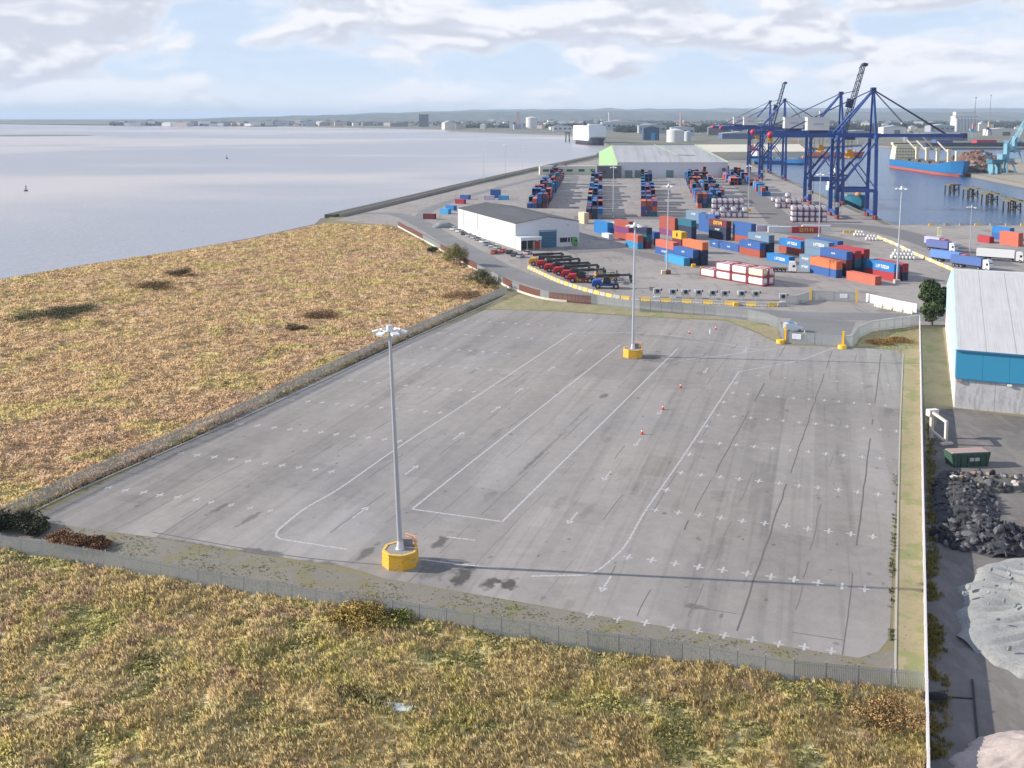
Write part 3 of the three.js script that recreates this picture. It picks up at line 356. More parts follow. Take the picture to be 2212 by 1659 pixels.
// ------------------------------------------------------------------ light masts
const poleM = mat(.47, .50, .56, .45, .5), galv = mat(.62, .64, .68, .45, .4), lampGlass = mat(.75, .77, .8, .25, .1), blockTop = mat(.27, .25, .23, .95), orange = mat(.85, .38, .16, .8);
const yellowWorn = new THREE.MeshStandardMaterial({ map: tex(512, 256, (u, v) => { const a = tn(u, v, 8, 5, 12), s = tn(u, v * .3, 32, 3, 17), low = sm(.35, 0, v); let c = mix3([.80, .45, .015], [.66, .37, .03], a); c = mix3(c, [.30, .22, .13], sm(.60, .72, s) * .55 + low * .45 * a); return mix3(c, [.45, .43, .4], sm(.68, .74, tn(u, v, 24, 4, 71)) * .8); }), roughness: .7 });
function mast(p, h, r, label, block, heads = 6, lean = 0) {
  const t = thing('light_mast', label, 'light mast', p), y0 = block ? block.h : 0; const top = [lean * h, h, 0];
  const b = new MB(); b.tube([0, y0 - .05, 0], top, r, r * .55, 12); b.build('pole', poleM, t);
  new MB().cyl(r * 1.9, r * 1.9, .1, 0, y0 + .05, 0, 12).cyl(r * 1.5, r * 1.1, .9, 0, y0 + .5, 0, 12).build('base_plate', galv, t);
  if (block) { const { w } = block, o = []; const oct = (R, y0, y1, m, n, inner) => { const g = new MB(); g.cyl(R, R * .985, y1 - y0, 0, (y0 + y1) / 2, 0, 8); g.g.forEach(q => q.rotateY(.22)); return toCreasedNormals(g.geo(), .3); }; const m = mesh('ballast_block', oct(w / 2, 0, block.h - .06, yellow), yellowWorn, t); const c = mesh('block_top', oct(w / 2 - .32, block.h - .06, block.h, blockTop), blockTop, t); const rim = new MB(); for (let i = 0; i < 8; i++) { const a = i * Math.PI / 4 + .22, e = (i + 1) * Math.PI / 4 + .22, R = w / 2 - .16; rim.beam([Math.sin(a) * R, block.h, Math.cos(a) * R], [Math.sin(e) * R, block.h, Math.cos(e) * R], .3, .14); } rim.build('block_rim', mat(.7, .45, .1, .7), t);
    new MB().box(1.1, .9, .6, w * .18, block.h + .45, -w * .2).build('winch_box', mat(.25, .22, .22, .7), t);
    for (let i = 0; i < 4; i++) { const a = 1 + i * .55, R = w / 2 - .2; const q = new MB().tube([Math.sin(a) * R, block.h, -Math.abs(Math.cos(a)) * R], [Math.sin(a) * R, block.h + 1.1, -Math.abs(Math.cos(a)) * R], .05); q.build('guard_rail_post', orange, t); }
    const g = new MB(); for (const yy of [.45, .75, 1.05]) g.beam([w * .1, block.h + yy, -w * .43], [w * .43, block.h + yy, -w * .2], .05, .07); for (let i = 0; i < 9; i++) g.beam([mix(w * .1, w * .43, i / 8), block.h + .1, mix(-w * .43, -w * .2, i / 8)], [mix(w * .1, w * .43, i / 8), block.h + 1.1, mix(-w * .43, -w * .2, i / 8)], .03); g.build('guard_mesh', orange, t); }
  const H = new THREE.Group(); H.name = 'lamp_head'; H.position.set(...top); t.add(H);
  const ring = new THREE.TorusGeometry(r * 2.4, .06, 6, 16); ring.rotateX(Math.PI / 2); new MB().add(ring).cyl(r * 1.4, r * 1.1, .8, 0, .2, 0, 10).cyl(.05, .02, 1, 0, 1, 0, 6).build('crown_ring', galv, H);
  for (let i = 0; i < heads; i++) { const a = i / heads * 6.283 + .5, R = 1.35; const q = new MB(); q.beam([Math.sin(a) * r, 0, Math.cos(a) * r], [Math.sin(a) * R, -.1, Math.cos(a) * R], .08); const bx = new THREE.BoxGeometry(.85, .22, .62); bx.rotateX(.28); bx.rotateY(a); bx.translate(Math.sin(a) * (R + .25), -.12, Math.cos(a) * (R + .25)); q.add(bx); q.build('floodlight', lampGlass, H); }
  return t;
}
mast(P(865, 1218), 26.6, .3, 'tall light mast on the larger yellow block at the near edge of the empty lot', { w: 4.1, h: 1.75 }, 6, -.035);
mast(P(1367, 770), 27.6, .3, 'tall light mast on a yellow block at the far end of the empty lot', { w: 4.3, h: 1.7 }, 6, .006);
mast(P(1440, 592), 28.2, .27, 'tall light mast by a small brown base, in front of the blue container stacks', null, 6, .01);
mast(P(1937, 611), 28.6, .3, 'tall light mast beside the red and blue container stack', null, 6, .02);
mast(P(1324.5, 470), 25, .26, 'light mast standing behind the long blue container', null, 4);
mast(P(1769, 511), 26, .22, 'slim light mast behind the red container on its trailer', null, 4);
mast(P(1617, 456), 24, .22, 'light mast on a yellow foot beside the pile of white tanks', null, 4);
mast(P(1045, 391), 24, .24, 'dark light mast on the sea wall, first of three from the warehouse', null, 3);
mast(P(1091, 378), 26, .24, 'light mast with a wide head on the sea wall, second of three', null, 5);
mast(P(1129, 370), 22, .2, 'slim light mast on the sea wall, third of three', null, 3);
mast(P(2095, 547), 17, .18, 'slim T shaped light mast among the parked lorries', null, 2);
function block(px, py, label, m = yellow, s = 1.3) { const t = thing('ballast_block', label, 'concrete block', P(px, py)); new MB().box(s, .8 * s, s, 0, .4 * s, 0).build('body', m, t); new MB().tube([-.2, .8 * s, 0], [-.2, s, 0], .04).tube([.2, .8 * s, 0], [.2, s, 0], .04).tube([-.2, s, 0], [.2, s, 0], .04).build('lifting_loop', steel, t); }
block(1434, 592, 'cream block at the foot of the mast before the blue stacks', mat(.6, .52, .3, .9), 1.5); block(1443, 592, 'brown block at the foot of the mast before the blue stacks', mat(.17, .09, .06, .9), 1.6);
block(1617, 457, 'yellow block at the foot of the mast near the white tanks', yellow, 2); block(1498, 577, 'yellow block at the corner of the light blue container'); block(1517, 584, 'yellow block beside the row of white tank containers'); block(1937, 613, 'grey concrete foot of the mast by the red stack', concrete, 1.6); block(1589, 661, 'small orange bollard block on the barrier row', yellow, 1.2);

// ------------------------------------------------------------------ buildings
const ribTex = (c, n, amp, rep) => tex(512, 64, (u, v) => { const w = .5 + .5 * Math.sin(u * n * 6.283), s = tn(u, v, 4, 4, n) - .5; const k = 1 - amp * w + s * .12; return [c[0] * k, c[1] * k, c[2] * k]; }, true, ...(rep || [1, 1]));
function cladding(name, parent, m, x0, x1, y0, y1, z, axis = 'x', n = 20, out = 1) { for (let i = 0; i < n; i++) { const a = mix(x0, x1, i / n), b = mix(x0, x1, (i + 1) / n), w = b - a; const q = axis === 'x' ? mesh(name, new THREE.BoxGeometry(w - .04, y1 - y0, .12), m, parent) : mesh(name, new THREE.BoxGeometry(.12, y1 - y0, w - .04), m, parent); if (axis === 'x') q.position.set((a + b) / 2, (y0 + y1) / 2, z + out * .05); else q.position.set(z + out * .05, (y0 + y1) / 2, (a + b) / 2); } }
{ // white warehouse
  const p = P(1114, 538), t = thing('warehouse', 'white warehouse with a dark grey roof and blue roller door beside the curved road', 'warehouse', p, .375), Wd = 26.5, L = 69, E = 9.6, R = 11.7;
  const white = mat(.55, .55, .555, .75), white2 = mat(.60, .62, .65, .7), roof = new THREE.MeshStandardMaterial({ map: tex(512, 512, (u, v) => { const s = .5 + .5 * Math.sin(u * 60 * 6.283), a = tn(u, v, 6, 5, 8); const k = .075 + .02 * s * .4 + (a - .5) * .04; return [k, k * 1.02, k * 1.1]; }), roughness: .75 }), blue = mat(.035, .14, .23, .55), dark = mat(.012, .018, .03, .4);
  new MB().prism([[0, 0], [Wd, 0], [Wd, E], [Wd / 2, R], [0, E]], -L, 0).build('wall', white2, t);
  cladding('wall_panel', t, white, -L + .3, -.3, 2.6, E - .25, -.03, 'z', 16, -1); cladding('base_panel', t, mat(.64, .64, .645, .7), -L + .3, -.3, .1, 2.52, -.05, 'z', 16, -1);
  for (const z of [-.62 * L, -.88 * L]) new MB().box(.14, E - 3, .35, -.2, E / 2 + 1.3, z).build('downpipe', mat(.3, .31, .33), t);
  for (const s of [0, 1]) { const g = new MB(); const a = Math.atan2(R - E, Wd / 2), len = Math.hypot(R - E, Wd / 2) + .35; g.box(len, .14, L + .5, (s ? .75 : .25) * Wd + (s ? .15 : -.15), (E + R) / 2 + .12, -L / 2, 0, s ? -a : a); g.build('roof', roof, t); }
  for (let i = 0; i < 5; i++) { const q = new MB().box(2.1, 5.4, .16, 13.2 + 0, 0, 0); }
  const dn = 6; for (let i = 0; i < dn; i++) mesh('door_slat', new THREE.BoxGeometry(6.8, .98, .14), blue, t).position.set(13.2, .55 + i * 1.02, .06);
  new MB().box(.25, 6.5, .3, 9.65, 3.25, .1).box(.25, 6.5, .3, 16.75, 3.25, .1).box(7.35, .3, .3, 13.2, 6.6, .1).build('door_frame', mat(.2, .3, .4), t);
  for (const [x, w] of [[19.9, 3.1], [23.4, 3.2]]) { const f = new MB().box(w, 1.8, .1, x, 2.6, .04).build('window', dark, t); new MB().box(w + .2, .12, .16, x, 1.66, .08).box(w + .2, .12, .16, x, 3.54, .08).build('window_frame', white, f); }
  new MB().box(1.4, .35, .1, 13.2, 8.6, .05).build('wall_sign', mat(.72, .78, .85), t); new MB().box(.9, .25, .25, 21.5, 8.4, .1).build('wall_lamp', steel, t);
  const pw = 8.4, pd = 5.2; new MB().box(.25, 4.6, pd, .1, 2.3, pd / 2).build('porch_wall', white, t); new MB().box(pw + .4, .3, pd + .4, pw / 2, 4.75, pd / 2).build('porch_roof', white2, t); new MB().box(pw, .9, .2, pw / 2, 4.2, pd + .05).build('porch_fascia', white2, t);
  for (const x of [2.6, 5.4, 8.1]) new MB().box(.18, 4.4, .18, x, 2.2, pd - .1).build('porch_post', white2, t); new MB().box(pw - .6, 4.2, .1, pw / 2 + .1, 2.15, .06).build('porch_opening', mat(.02, .06, .09, .5), t);
}
{ // blue and white shed on the works yard
  const p = P(2062, 880), t = thing('shed', 'large shed with pale ribbed roof, blue fascia and light blue gable', 'shed', p, -.391), D = 70.4, L = 74, E = 10.1, R = 18.9, low = 5.2;
  const blue = new THREE.MeshStandardMaterial({ color: new THREE.Color().setRGB(.035, .27, .46), roughness: .6 }), sky = mat(.40, .66, .80, .6), conc = new THREE.MeshStandardMaterial({ map: tex(512, 256, (u, v) => { const a = tn(u, v, 6, 5, 4), b = tn(u, v * .2, 16, 3, 9); const k = .50 + (a - .5) * .16 - sm(.55, .75, b) * .1; return [k, k, k * 1.03]; }), roughness: .92 });
  const roofM = new THREE.MeshStandardMaterial({ map: tex(512, 1024, (u, v) => { const s = Math.pow(.5 + .5 * Math.sin(u * 24 * 6.283), 4), a = tn(u, v, 5, 5, 6), b = tn(u, v * .06, 40, 3, 3); const k = .50 - s * .035 + (a - .5) * .1 - sm(.5, .75, b) * .05; return [k * 1.01, k, k * 1.01]; }, true, 1 / 7, 1 / 20), roughness: .8 });
  const w = new MB(); w.g.push((() => { const s = new THREE.Shape([[0, 0], [D, 0], [D, E], [D / 2, R], [0, E]].map(q => new THREE.Vector2(...q))), g = new THREE.ExtrudeGeometry(s, { depth: L, bevelEnabled: false }); g.rotateY(Math.PI / 2); return g.index ? g.toNonIndexed() : g; })());
  w.build('wall', conc, t);
  // near wall: concrete panels below, blue cladding above
  for (let i = 0; i < 12; i++) mesh('concrete_panel', new THREE.BoxGeometry(L / 12 - .05, low, .2), conc, t).position.set((i + .5) * L / 12, low / 2, .06);
  for (let i = 0; i < 18; i++) mesh('fascia_panel', new THREE.BoxGeometry(L / 18 - .03, E - low, .3), blue, t).position.set((i + .5) * L / 18, (E + low) / 2, .16);
  new MB().box(L, .18, .5, L / 2, low, .25).build('fascia_trim', mat(.03, .16, .28), t); new MB().box(L, .24, .36, L / 2, E + .02, .42).build('gutter', mat(.03, .15, .27), t);
  new MB().box(.7, .35, .5, 8.3, low - .35, .3).build('wall_lamp', mat(.8, .8, .75), t); new MB().box(.8, .5, .45, .55, low - .3, .3).build('bracket', mat(.35, .25, .2), t);
  // gable facing the sun
  for (let i = 0; i < 12; i++) { const z0 = i / 12 * D, z1 = (i + 1) / 12 * D, top = z => E + (R - E) * (1 - Math.abs(z / D - .5) * 2) - .1; const s = new THREE.Shape([[z0 + .03, low], [z1 - .03, low], [z1 - .03, top(z1)], [z0 + .03, top(z0)]].map(q => new THREE.Vector2(...q))), g = new THREE.ExtrudeGeometry(s, { depth: .14, bevelEnabled: false }); g.rotateY(Math.PI / 2); g.translate(-.2, 0, 0); mesh('gable_panel', g, sky, t); mesh('gable_base', new THREE.BoxGeometry(.22, low, z1 - z0 - .05), mat(.74, .74, .74, .7), t).position.set(-.06, low / 2, -(z0 + z1) / 2); }
  for (const s of [0, 1]) { const a = Math.atan2(R - E, D / 2), len = Math.hypot(R - E, D / 2) + .5, n = 16; for (let i = 0; i < n; i++) { const g = new THREE.BoxGeometry(L / n - .05, .12, len); const pz = g.attributes.position, uv = g.attributes.uv; for (let k = 0; k < pz.count; k++) uv.setXY(k, pz.getX(k) + i * 3.1, pz.getZ(k)); g.rotateX(s ? -a : a); const q = mesh('roof_sheet', g, roofM, t); q.position.set((i + .5) * L / n, (E + R) / 2 + .12, -(s ? .75 : .25) * D + (s ? -.1 : .1)); } }
  new MB().box(L + .1, .16, .9, L / 2, R + .17, -D / 2).build('ridge_cap', mat(.6, .62, .64), t); 
  for (const s of [0, 1]) { const a = [-.12, E, s ? -D : 0], b = [-.12, R, -D / 2]; new MB().beam(a, b, .3, .36).build('barge_board', mat(.50, .72, .84), t); }
}
{ // green and grey transit shed with several roof bays
  const p = G(87, 818), t = thing('transit_shed', 'very large transit shed with pale grey roof and pale green gable wall', 'shed', p, .03), D = 130, L = 91, E = 12.5, R = 26, F = 17, zr = 35, hip = 20;
  const green = mat(.26, .42, .22, .7), roofM = new THREE.MeshStandardMaterial({ side: THREE.DoubleSide, map: tex(512, 512, (u, v) => { const a = tn(u, v, 6, 5, 14), b = tn(u, v * .1, 30, 3, 31); const k = .43 + (a - .5) * .12 - sm(.5, .75, b) * .06; return [k, k, k * 1.03]; }, true, 1 / 60, 1 / 60), roughness: .85 });
  const poly = (...q) => { const pos = [], uv = []; for (let i = 1; i + 1 < q.length; i++) for (const k of [q[0], q[i], q[i + 1]]) { pos.push(...k); uv.push(k[0], k[2]); } const g = new THREE.BufferGeometry(); g.setAttribute('position', new THREE.Float32BufferAttribute(pos, 3)); g.setAttribute('uv', new THREE.Float32BufferAttribute(uv, 2)); g.computeVertexNormals(); return g; };
  const wallM = mat(.66, .67, .71, .8); new MB().add(poly([0, 0, 0], [L, 0, 0], [L, E, 0], [0, E, 0])).add(poly([L, 0, 0], [L, 0, -D], [L, E, -D], [L, E, 0])).add(poly([0, 0, -D], [L, 0, -D], [L, E, -D], [0, F, -D])).build('wall', wallM, t);
  mesh('roof', poly([-.6, E, .6], [L + .6, E, .6], [L - hip, R, -zr], [-.6, R, -zr]), roofM, t); mesh('roof', poly([-.6, R, -zr], [L - hip, R, -zr], [L, E, -D], [-.6, F, -D]), roofM, t); mesh('roof', poly([L + .6, E, .6], [L + .6, E, -D], [L - hip, R, -zr]), roofM, t);
  const top = z => z < zr ? mix(E, R, z / zr) : mix(R, F, (z - zr) / (D - zr)); const zs = [0, 12, 24, 35, 54, 73, 92, 111, 130]; for (let i = 0; i < 8; i++) { const z0 = zs[i] + .1, z1 = zs[i + 1] - .1, q = new THREE.Shape([[z0, 0], [z1, 0], [z1, top(z1)], [z0, top(z0)]].map(k => new THREE.Vector2(...k))), gg = new THREE.ExtrudeGeometry(q, { depth: .3, bevelEnabled: false }); gg.rotateY(Math.PI / 2); gg.translate(-.3, 0, 0); mesh('gable_panel', gg, green, t); }
  new MB().beam([0, R + .2, -zr], [L - hip, R + .2, -zr], 1.2, .4).build('ridge_cap', mat(.4, .5, .38), t); new MB().beam([L - hip, R + .2, -zr], [L + .6, E + .2, .6], 1.4, .4).build('hip_cap', mat(.40, .54, .36), t); new MB().beam([36, R + .3, -zr], [52, mix(E, R, .4) + .3, -zr * .4], 1.2, .3).beam([52, mix(E, R, .4) + .3, -zr * .4], [66, mix(E, R, .38) + .3, -zr * .38], 1.2, .3).build('roof_gutter', mat(.42, .56, .38), t);
  for (const x of [9, 17, 25, 43]) new MB().box(6, 6, .3, x, 3, .2).build('door', mat(.16, .24, .24, .6), t);
  new MB().box(9, 5, .4, 60, 2.5, .3).build('door', mat(.65, .67, .7), t); new MB().box(.6, E, .6, -.1, E / 2, .1).build('corner_trim', green, t);
}
function simpleBuilding(name, label, cat, pos, turn, w, d, h, ridge, wallM, roofM, opts = {}) { const t = thing(name, label, cat, pos, turn, opts.group); new MB().box(w, h, d, 0, h / 2, 0).build('wall', wallM, t); if (ridge > 0) { const s = new THREE.Shape([[-w / 2 - .2, h], [w / 2 + .2, h], [0, h + ridge]].map(q => new THREE.Vector2(...q))), g = new THREE.ExtrudeGeometry(s, { depth: d + .4, bevelEnabled: false }); g.translate(0, 0, -d / 2 - .2); mesh('roof', g, roofM, t); } else new MB().box(w + .3, .5, d + .3, 0, h + .25, 0).build('roof', roofM, t); const n = opts.windows || 0; for (let i = 0; i < n; i++) new MB().box(w / n * .5, h * .3, .2, -w / 2 + (i + .5) * w / n, h * .55, d / 2 + .06).build('window', mat(.06, .08, .11, .3), t); if (opts.door) new MB().box(w * .25, h * .6, .2, w * .1, h * .3, d / 2 + .08).build('door', opts.door, t); return t; }
simpleBuilding('store_building', 'long cream low building behind the first rear container row', 'building', P(1242, 377), .05, 62, 10, 7, 0, mat(.60, .60, .50, .8), mat(.5, .5, .44, .8), { windows: 6 });
simpleBuilding('store_building', 'dark grey block shaped hut before the green gable', 'building', P(1314, 384), .05, 20, 10, 9.5, 0, mat(.13, .135, .15, .8), mat(.2, .2, .22), { windows: 2 });
simpleBuilding('long_shed', 'cream roofed long shed on the quay beyond the grey transit shed', 'shed', G(262, 1190), -1.44, 50, 170, 9, 8, mat(.62, .56, .47, .85), mat(.68, .63, .52, .85), { door: mat(.3, .3, .32) });

// ------------------------------------------------------------------ containers
function ribbed(L, h, n, dep) { const pos = [], seg = L / n; let x = -L / 2, pr = [[x, 0]]; for (let i = 0; i < n; i++) { pr.push([x + seg * .3, 0], [x + seg * .42, -dep], [x + seg * .78, -dep], [x + seg * .9, 0]); x += seg; } pr.push([L / 2, 0]); for (let i = 0; i + 1 < pr.length; i++) { const [a, b] = [pr[i], pr[i + 1]]; pos.push(a[0], 0, a[1], b[0], 0, b[1], b[0], h, b[1], a[0], 0, a[1], b[0], h, b[1], a[0], h, a[1]); } const g = new THREE.BufferGeometry(); g.setAttribute('position', new THREE.Float32BufferAttribute(pos, 3)); g.computeVertexNormals(); return g; }
const CW = 2.44, CH = 2.6, cGeo = {};
function contGeo(L) { return cGeo[L] ||= (() => { const n = L > 8 ? 26 : 13, b = new MB(); for (const s of [1, -1]) { const g = ribbed(L - .3, CH - .34, n, .07); if (s < 0) g.rotateY(Math.PI); g.translate(0, .2, s * (CW / 2 - .03)); b.add(g); } const e = ribbed(CW - .3, CH - .34, 6, .06); e.rotateY(-Math.PI / 2); e.translate(-L / 2 + .03, .2, 0); b.add(e); b.box(L - .2, .06, CW - .14, 0, CH - .07, 0).box(L - .2, .08, CW - .2, 0, .16, 0);
  const f = new MB(); for (const x of [-1, 1]) for (const z of [-1, 1]) { f.box(.16, CH, .16, x * (L / 2 - .08), CH / 2, z * (CW / 2 - .08)); } for (const z of [-1, 1]) f.box(L - .3, .13, .1, 0, CH - .065, z * (CW / 2 - .05)).box(L - .3, .17, .1, 0, .085, z * (CW / 2 - .05)); for (const x of [-1, 1]) f.box(.1, .13, CW - .3, x * (L / 2 - .05), CH - .065, 0).box(.1, .17, CW - .3, x * (L / 2 - .05), .085, 0);
  const d = new MB().box(.07, CH - .36, CW / 2 - .17, 0, CH / 2, 0).box(.03, CH - .3, .05, .06, CH / 2, .3).box(.03, CH - .3, .05, .06, CH / 2, -.2); for (const y of [.5, 1.05, 1.6, 2.1]) d.box(.03, .26, CW / 2 - .3, .045, y, 0);
  return { body: b.geo(), frame: f.geo(), door: d.geo() }; })(); }
function letters(n, w, h, s) { const b = new MB(), o = seed; seed = s; for (let i = 0; i < n; i++) { const x = (i - (n - 1) / 2) * w / n, lw = w / n * .74; b.box(lw * .28, h * rr(.85, 1), .02, x - lw * .34, 0, 0); if (rnd() < .75) b.box(lw * .28, h * rr(.8, 1), .02, x + lw * .34, 0, 0); b.box(lw * .7, h * .2, .018, x, pick([-.4, 0, .4]) * h, 0); if (rnd() < .6) b.box(lw * .7, h * .2, .016, x, pick([-.4, .4]) * h, 0); } seed = o; return b.geo(); }
const textBig = letters(8, 5.6, 1.05, 5), textMid = letters(6, 3.4, .75, 6), textSmall = letters(4, 1.8, .5, 8), textGold = letters(3, 6.4, 1.5, 12), logo = (() => { const b = new MB().box(1.2, 1.2, .02).box(.4, 2, .018); return b.geo(); })();
const COL = { // name: colour, lettering
  blue: [.035, .12, .36], navy: [.018, .035, .085], brightblue: [.015, .20, .52], lightblue: [.05, .34, .62], teal: [.02, .15, .22], slate: [.16, .25, .36], red: [.40, .035, .05], maroon: [.17, .03, .045], brick: [.38, .085, .06], orange: [.72, .19, .075], salmon: [.62, .15, .095], purple: [.21, .05, .17], cream: [.70, .62, .44], white: [.66, .68, .70], grey: [.33, .36, .40], yellow: [.80, .47, .03], green: [.08, .30, .09], lilac: [.50, .45, .56] };
const CNAME = { brightblue: 'bright blue', lightblue: 'light blue', slate: 'slate grey', brick: 'brick red', teal: 'dark teal', lilac: 'pale lilac' };
const whiteT = mat(.78, .78, .78, .6), goldT = mat(.68, .42, .06, .6), darkT = mat(.06, .05, .03), protoC = {};
function contProto(c, L, tx) { const k = [c, L, tx].join(); return protoC[k] ||= (() => { const t = new THREE.Group(); const q = COL[c], m = new THREE.MeshStandardMaterial({ color: new THREE.Color().setRGB(...q), roughness: .62 }), fm = mat(q[0] * .8, q[1] * .8, q[2] * .8, .6), g = contGeo(L); mesh('body', g.body, m, t); mesh('frame', g.frame, fm, t); for (const s of [-1, 1]) mesh('door', g.door, fm, t).position.set(L / 2 - .09, 0, s * (CW / 4 - .04)); if (tx) { const G2 = { big: textBig, mid: textMid, small: textSmall, gold: textGold, logo: logo }[tx]; for (const s of [1, -1]) { const e = mesh('lettering', G2, tx === 'gold' ? goldT : tx === 'logo' ? darkT : whiteT, t); e.position.set(s * (tx === 'big' ? .1 : 0) * L, CH * .53, s * (CW / 2 + .012)); if (s < 0) e.rotation.y = Math.PI; } } return t; })(); }
let nCont = 0;
function container(c, L, tx, pos, turn, label, group) { const t = contProto(c, L, tx).clone(); t.name = numbered('shipping_container'); t.position.copy(pos); t.rotation.y = turn; tag(t, label, 'shipping container', group); scene.add(t); nCont++; return t; }
const tierWord = (i, n) => n === 1 ? 'alone on the ground' : i === n - 1 ? 'on top' : i === 0 ? 'at the bottom' : n === 3 ? 'in the middle' : `on the ${ord(i)} tier`;
function stack(px, py, tiers, place, L = 12.19, th = 23, group = 'containers in the front block of the yard') {   // corner nearest the camera on the sunlit side
  const a = THREE.MathUtils.degToRad(th), u = V(Math.sin(a), 0, Math.cos(a)), v = V(-Math.cos(a), 0, Math.sin(a)), c = P(px, py).addScaledVector(u, -L / 2).addScaledVector(v, -CW / 2), turn = Math.atan2(-u.z, u.x);
  tiers.forEach((s, i) => { const [col, tx] = s.split('/'); container(col, L, tx, V(c.x + (i ? rr(-.06, .06) : 0), i * (CH + .02) + .015, c.z), turn, `${CNAME[col] || col} container ${tx ? (tx === 'logo' ? 'with dark emblem ' : tx === 'gold' ? 'with gold lettering ' : 'with white lettering ') : ''}${tierWord(i, tiers.length)}, ${place}`, group); });
}
const s20 = 6.06;
stack(1262, 484, ['cream', 'cream'], 'stack by the warehouse gable', s20);
stack(1312, 508, ['brightblue', 'brightblue'], 'long stack behind the white box beside the warehouse');
stack(1333, 509, ['blue', 'white'], 'stack behind the long bright blue one', s20);
stack(1315, 520, ['white'], 'before the long bright blue stack', s20);
stack(1358, 521, ['brick', 'purple', 'brick'], 'tall stack left behind the mast with four lamps'.replace('left ', ''));
stack(1377, 538.5, ['lightblue', 'salmon'], 'short stack crossed by the mast of the empty lot', 9);
stack(1396, 537, ['maroon', 'teal', 'navy'], 'stack of dark door ends beside the orange red box', 9);
stack(1414, 531, ['navy', 'blue/small'], 'low stack between dark doors and slim mast', 9);
stack(1457, 512, ['purple', 'brick', 'brick'], 'rearmost tall stack beside the slim mast');
stack(1493, 518, ['navy', 'navy', 'teal'], 'stack with a dark open end behind the yellow box');
stack(1454, 556, ['blue/mid', 'salmon'], 'stack standing behind the slim mast');
stack(1471, 548, ['maroon', 'maroon', 'yellow/logo'], 'stack behind the light blue box', s20);
stack(1477, 574.5, ['lightblue'], 'at the corner of the front row');
stack(1496.6, 574, ['navy', 'blue/small'], 'second stack along the front row');
stack(1516, 574, ['navy', 'navy', 'orange'], 'third stack along the front row');
stack(1514, 497, ['navy', 'slate', 'slate/mid'], 'rear stack beyond the dark teal one');
stack(1543, 505, ['blue', 'blue', 'blue/logo'], 'rear stack beside the gold lettered one');
stack(1568, 520, ['navy', 'navy/mid', 'maroon/gold'], 'stack with very dark door ends');
stack(1552, 536, ['blue/small'], 'behind the orange topped stack', s20);
stack(1595, 545, ['blue/small'], 'in front of the gold lettered stack');
stack(1622, 527, ['brick', 'blue', 'blue'], 'large stack beyond the lone blue box');
stack(1641, 557, ['brick', 'blue/small'], 'stack left of the tall slate one'.replace('left of', 'just before'));
stack(1660, 556, ['navy', 'navy', 'slate/mid'], 'beside the brick red and blue stack');
stack(1729, 553, ['brick', 'brightblue/big'], 'stack behind the white lorry');
stack(1747, 550, ['navy', 'red'], 'stack with a red roof behind the lettered bright blue one');
stack(1704, 572, ['brightblue/big'], 'before the white lorry');
stack(1752, 588, ['slate/mid', 'slate/mid'], 'pair directly behind the white lorry cab', s20);
stack(1789, 575, ['navy', 'slate', 'slate/big'], 'stack behind the orange one'); stack(1808, 571, ['navy', 'blue', 'blue'], 'stack whose blue roof shows behind the lettered slate one');
stack(1805.5, 601, ['blue', 'orange'], 'stack on the corner facing the gate');
stack(1827, 598, ['navy', 'maroon', 'blue/small'], 'tall stack beside the orange one');
stack(1846, 596, ['navy', 'teal', 'red'], 'first tall stack with a red roof'); stack(1864, 592, ['teal', 'teal', 'red'], 'second tall stack with a red roof');
stack(1930.8, 608.5, ['red', 'brightblue/big'], 'stack crossed by the far yard mast');
stack(1948, 607, ['navy', 'red'], 'last stack towards the shed'); stack(1890, 616.5, ['salmon'], 'lying before the end stacks, facing the yard gate');
stack(1773, 504, ['red/gold'], 'on a trailer behind the front block', 12.19, 86); stack(1722, 503, ['white'], 'beside the red one behind the front block', 12.19, 84); stack(1680, 500, ['lilac'], 'behind the large blue stack', 9, 84); stack(1795, 500, ['white'], 'just beyond the red one behind the front block', 12.19, 84);
stack(2137, 526, ['red'], 'small box beside the blue pair near the basin', s20, 20); stack(2180, 521, ['blue', 'brightblue'], 'pair near the basin edge', 9, 20); stack(2199, 533, ['salmon', 'salmon'], 'pair near the picture edge by the basin', 9, 20);
stack(1165, 545 - 8, ['salmon'], 'parked behind the reach stackers', s20, 70);
// long rows behind, standing along the quay direction
function row(near, far, wide, slots, pitch, lens, pal, place, group, high) {
  const a = P(...near), b = P(...far), u = a.clone().sub(b).setY(0).normalize(), n = V(u.z, 0, -u.x), turn = Math.atan2(-u.z, u.x);
  for (let i = 0; i < slots; i++) for (let k = 0; k < wide; k++) { if (rnd() < .14 && i) continue; const c = a.clone().addScaledVector(u, -i * pitch - lens / 2).addScaledVector(n, (k + .5 - wide / 2) * 2.85), h = Math.max(1, Math.round(high(i, k) + rr(-.6, .6)));
    for (let j = 0; j < h; j++) { const col = pick(pal); container(col, lens, rnd() < .25 ? 'mid' : '', V(c.x, j * (CH + .02) + .02, c.z), turn, `${CNAME[col] || col} container ${tierWord(j, h)}, ${ord(i)} stack back, ${ord(k)} column, ${place}`, group); } }
}
const mixed = ['blue', 'blue', 'navy', 'navy', 'brightblue', 'teal', 'brick', 'salmon', 'maroon', 'slate'];
row([1160, 450], [1213, 372], 4, 8, 27, 12.19, mixed, 'warehouse row', 'containers in the row behind the warehouse', (i, k) => 1.4 + k * .6 + (i > 5 ? .6 : 0));
row([1284, 474], [1290, 378], 3, 8, 30, 12.19, [...mixed, 'slate'], 'second row', 'containers in the second rear row', i => 2.1);
row([1402, 468], [1395, 380], 3, 6, 32, 12.19, ['brick', 'teal', 'maroon', 'blue', 'navy', 'salmon', 'purple'], 'middle row', 'containers in the middle rear row', i => i < 3 ? 2.6 : 1.8);
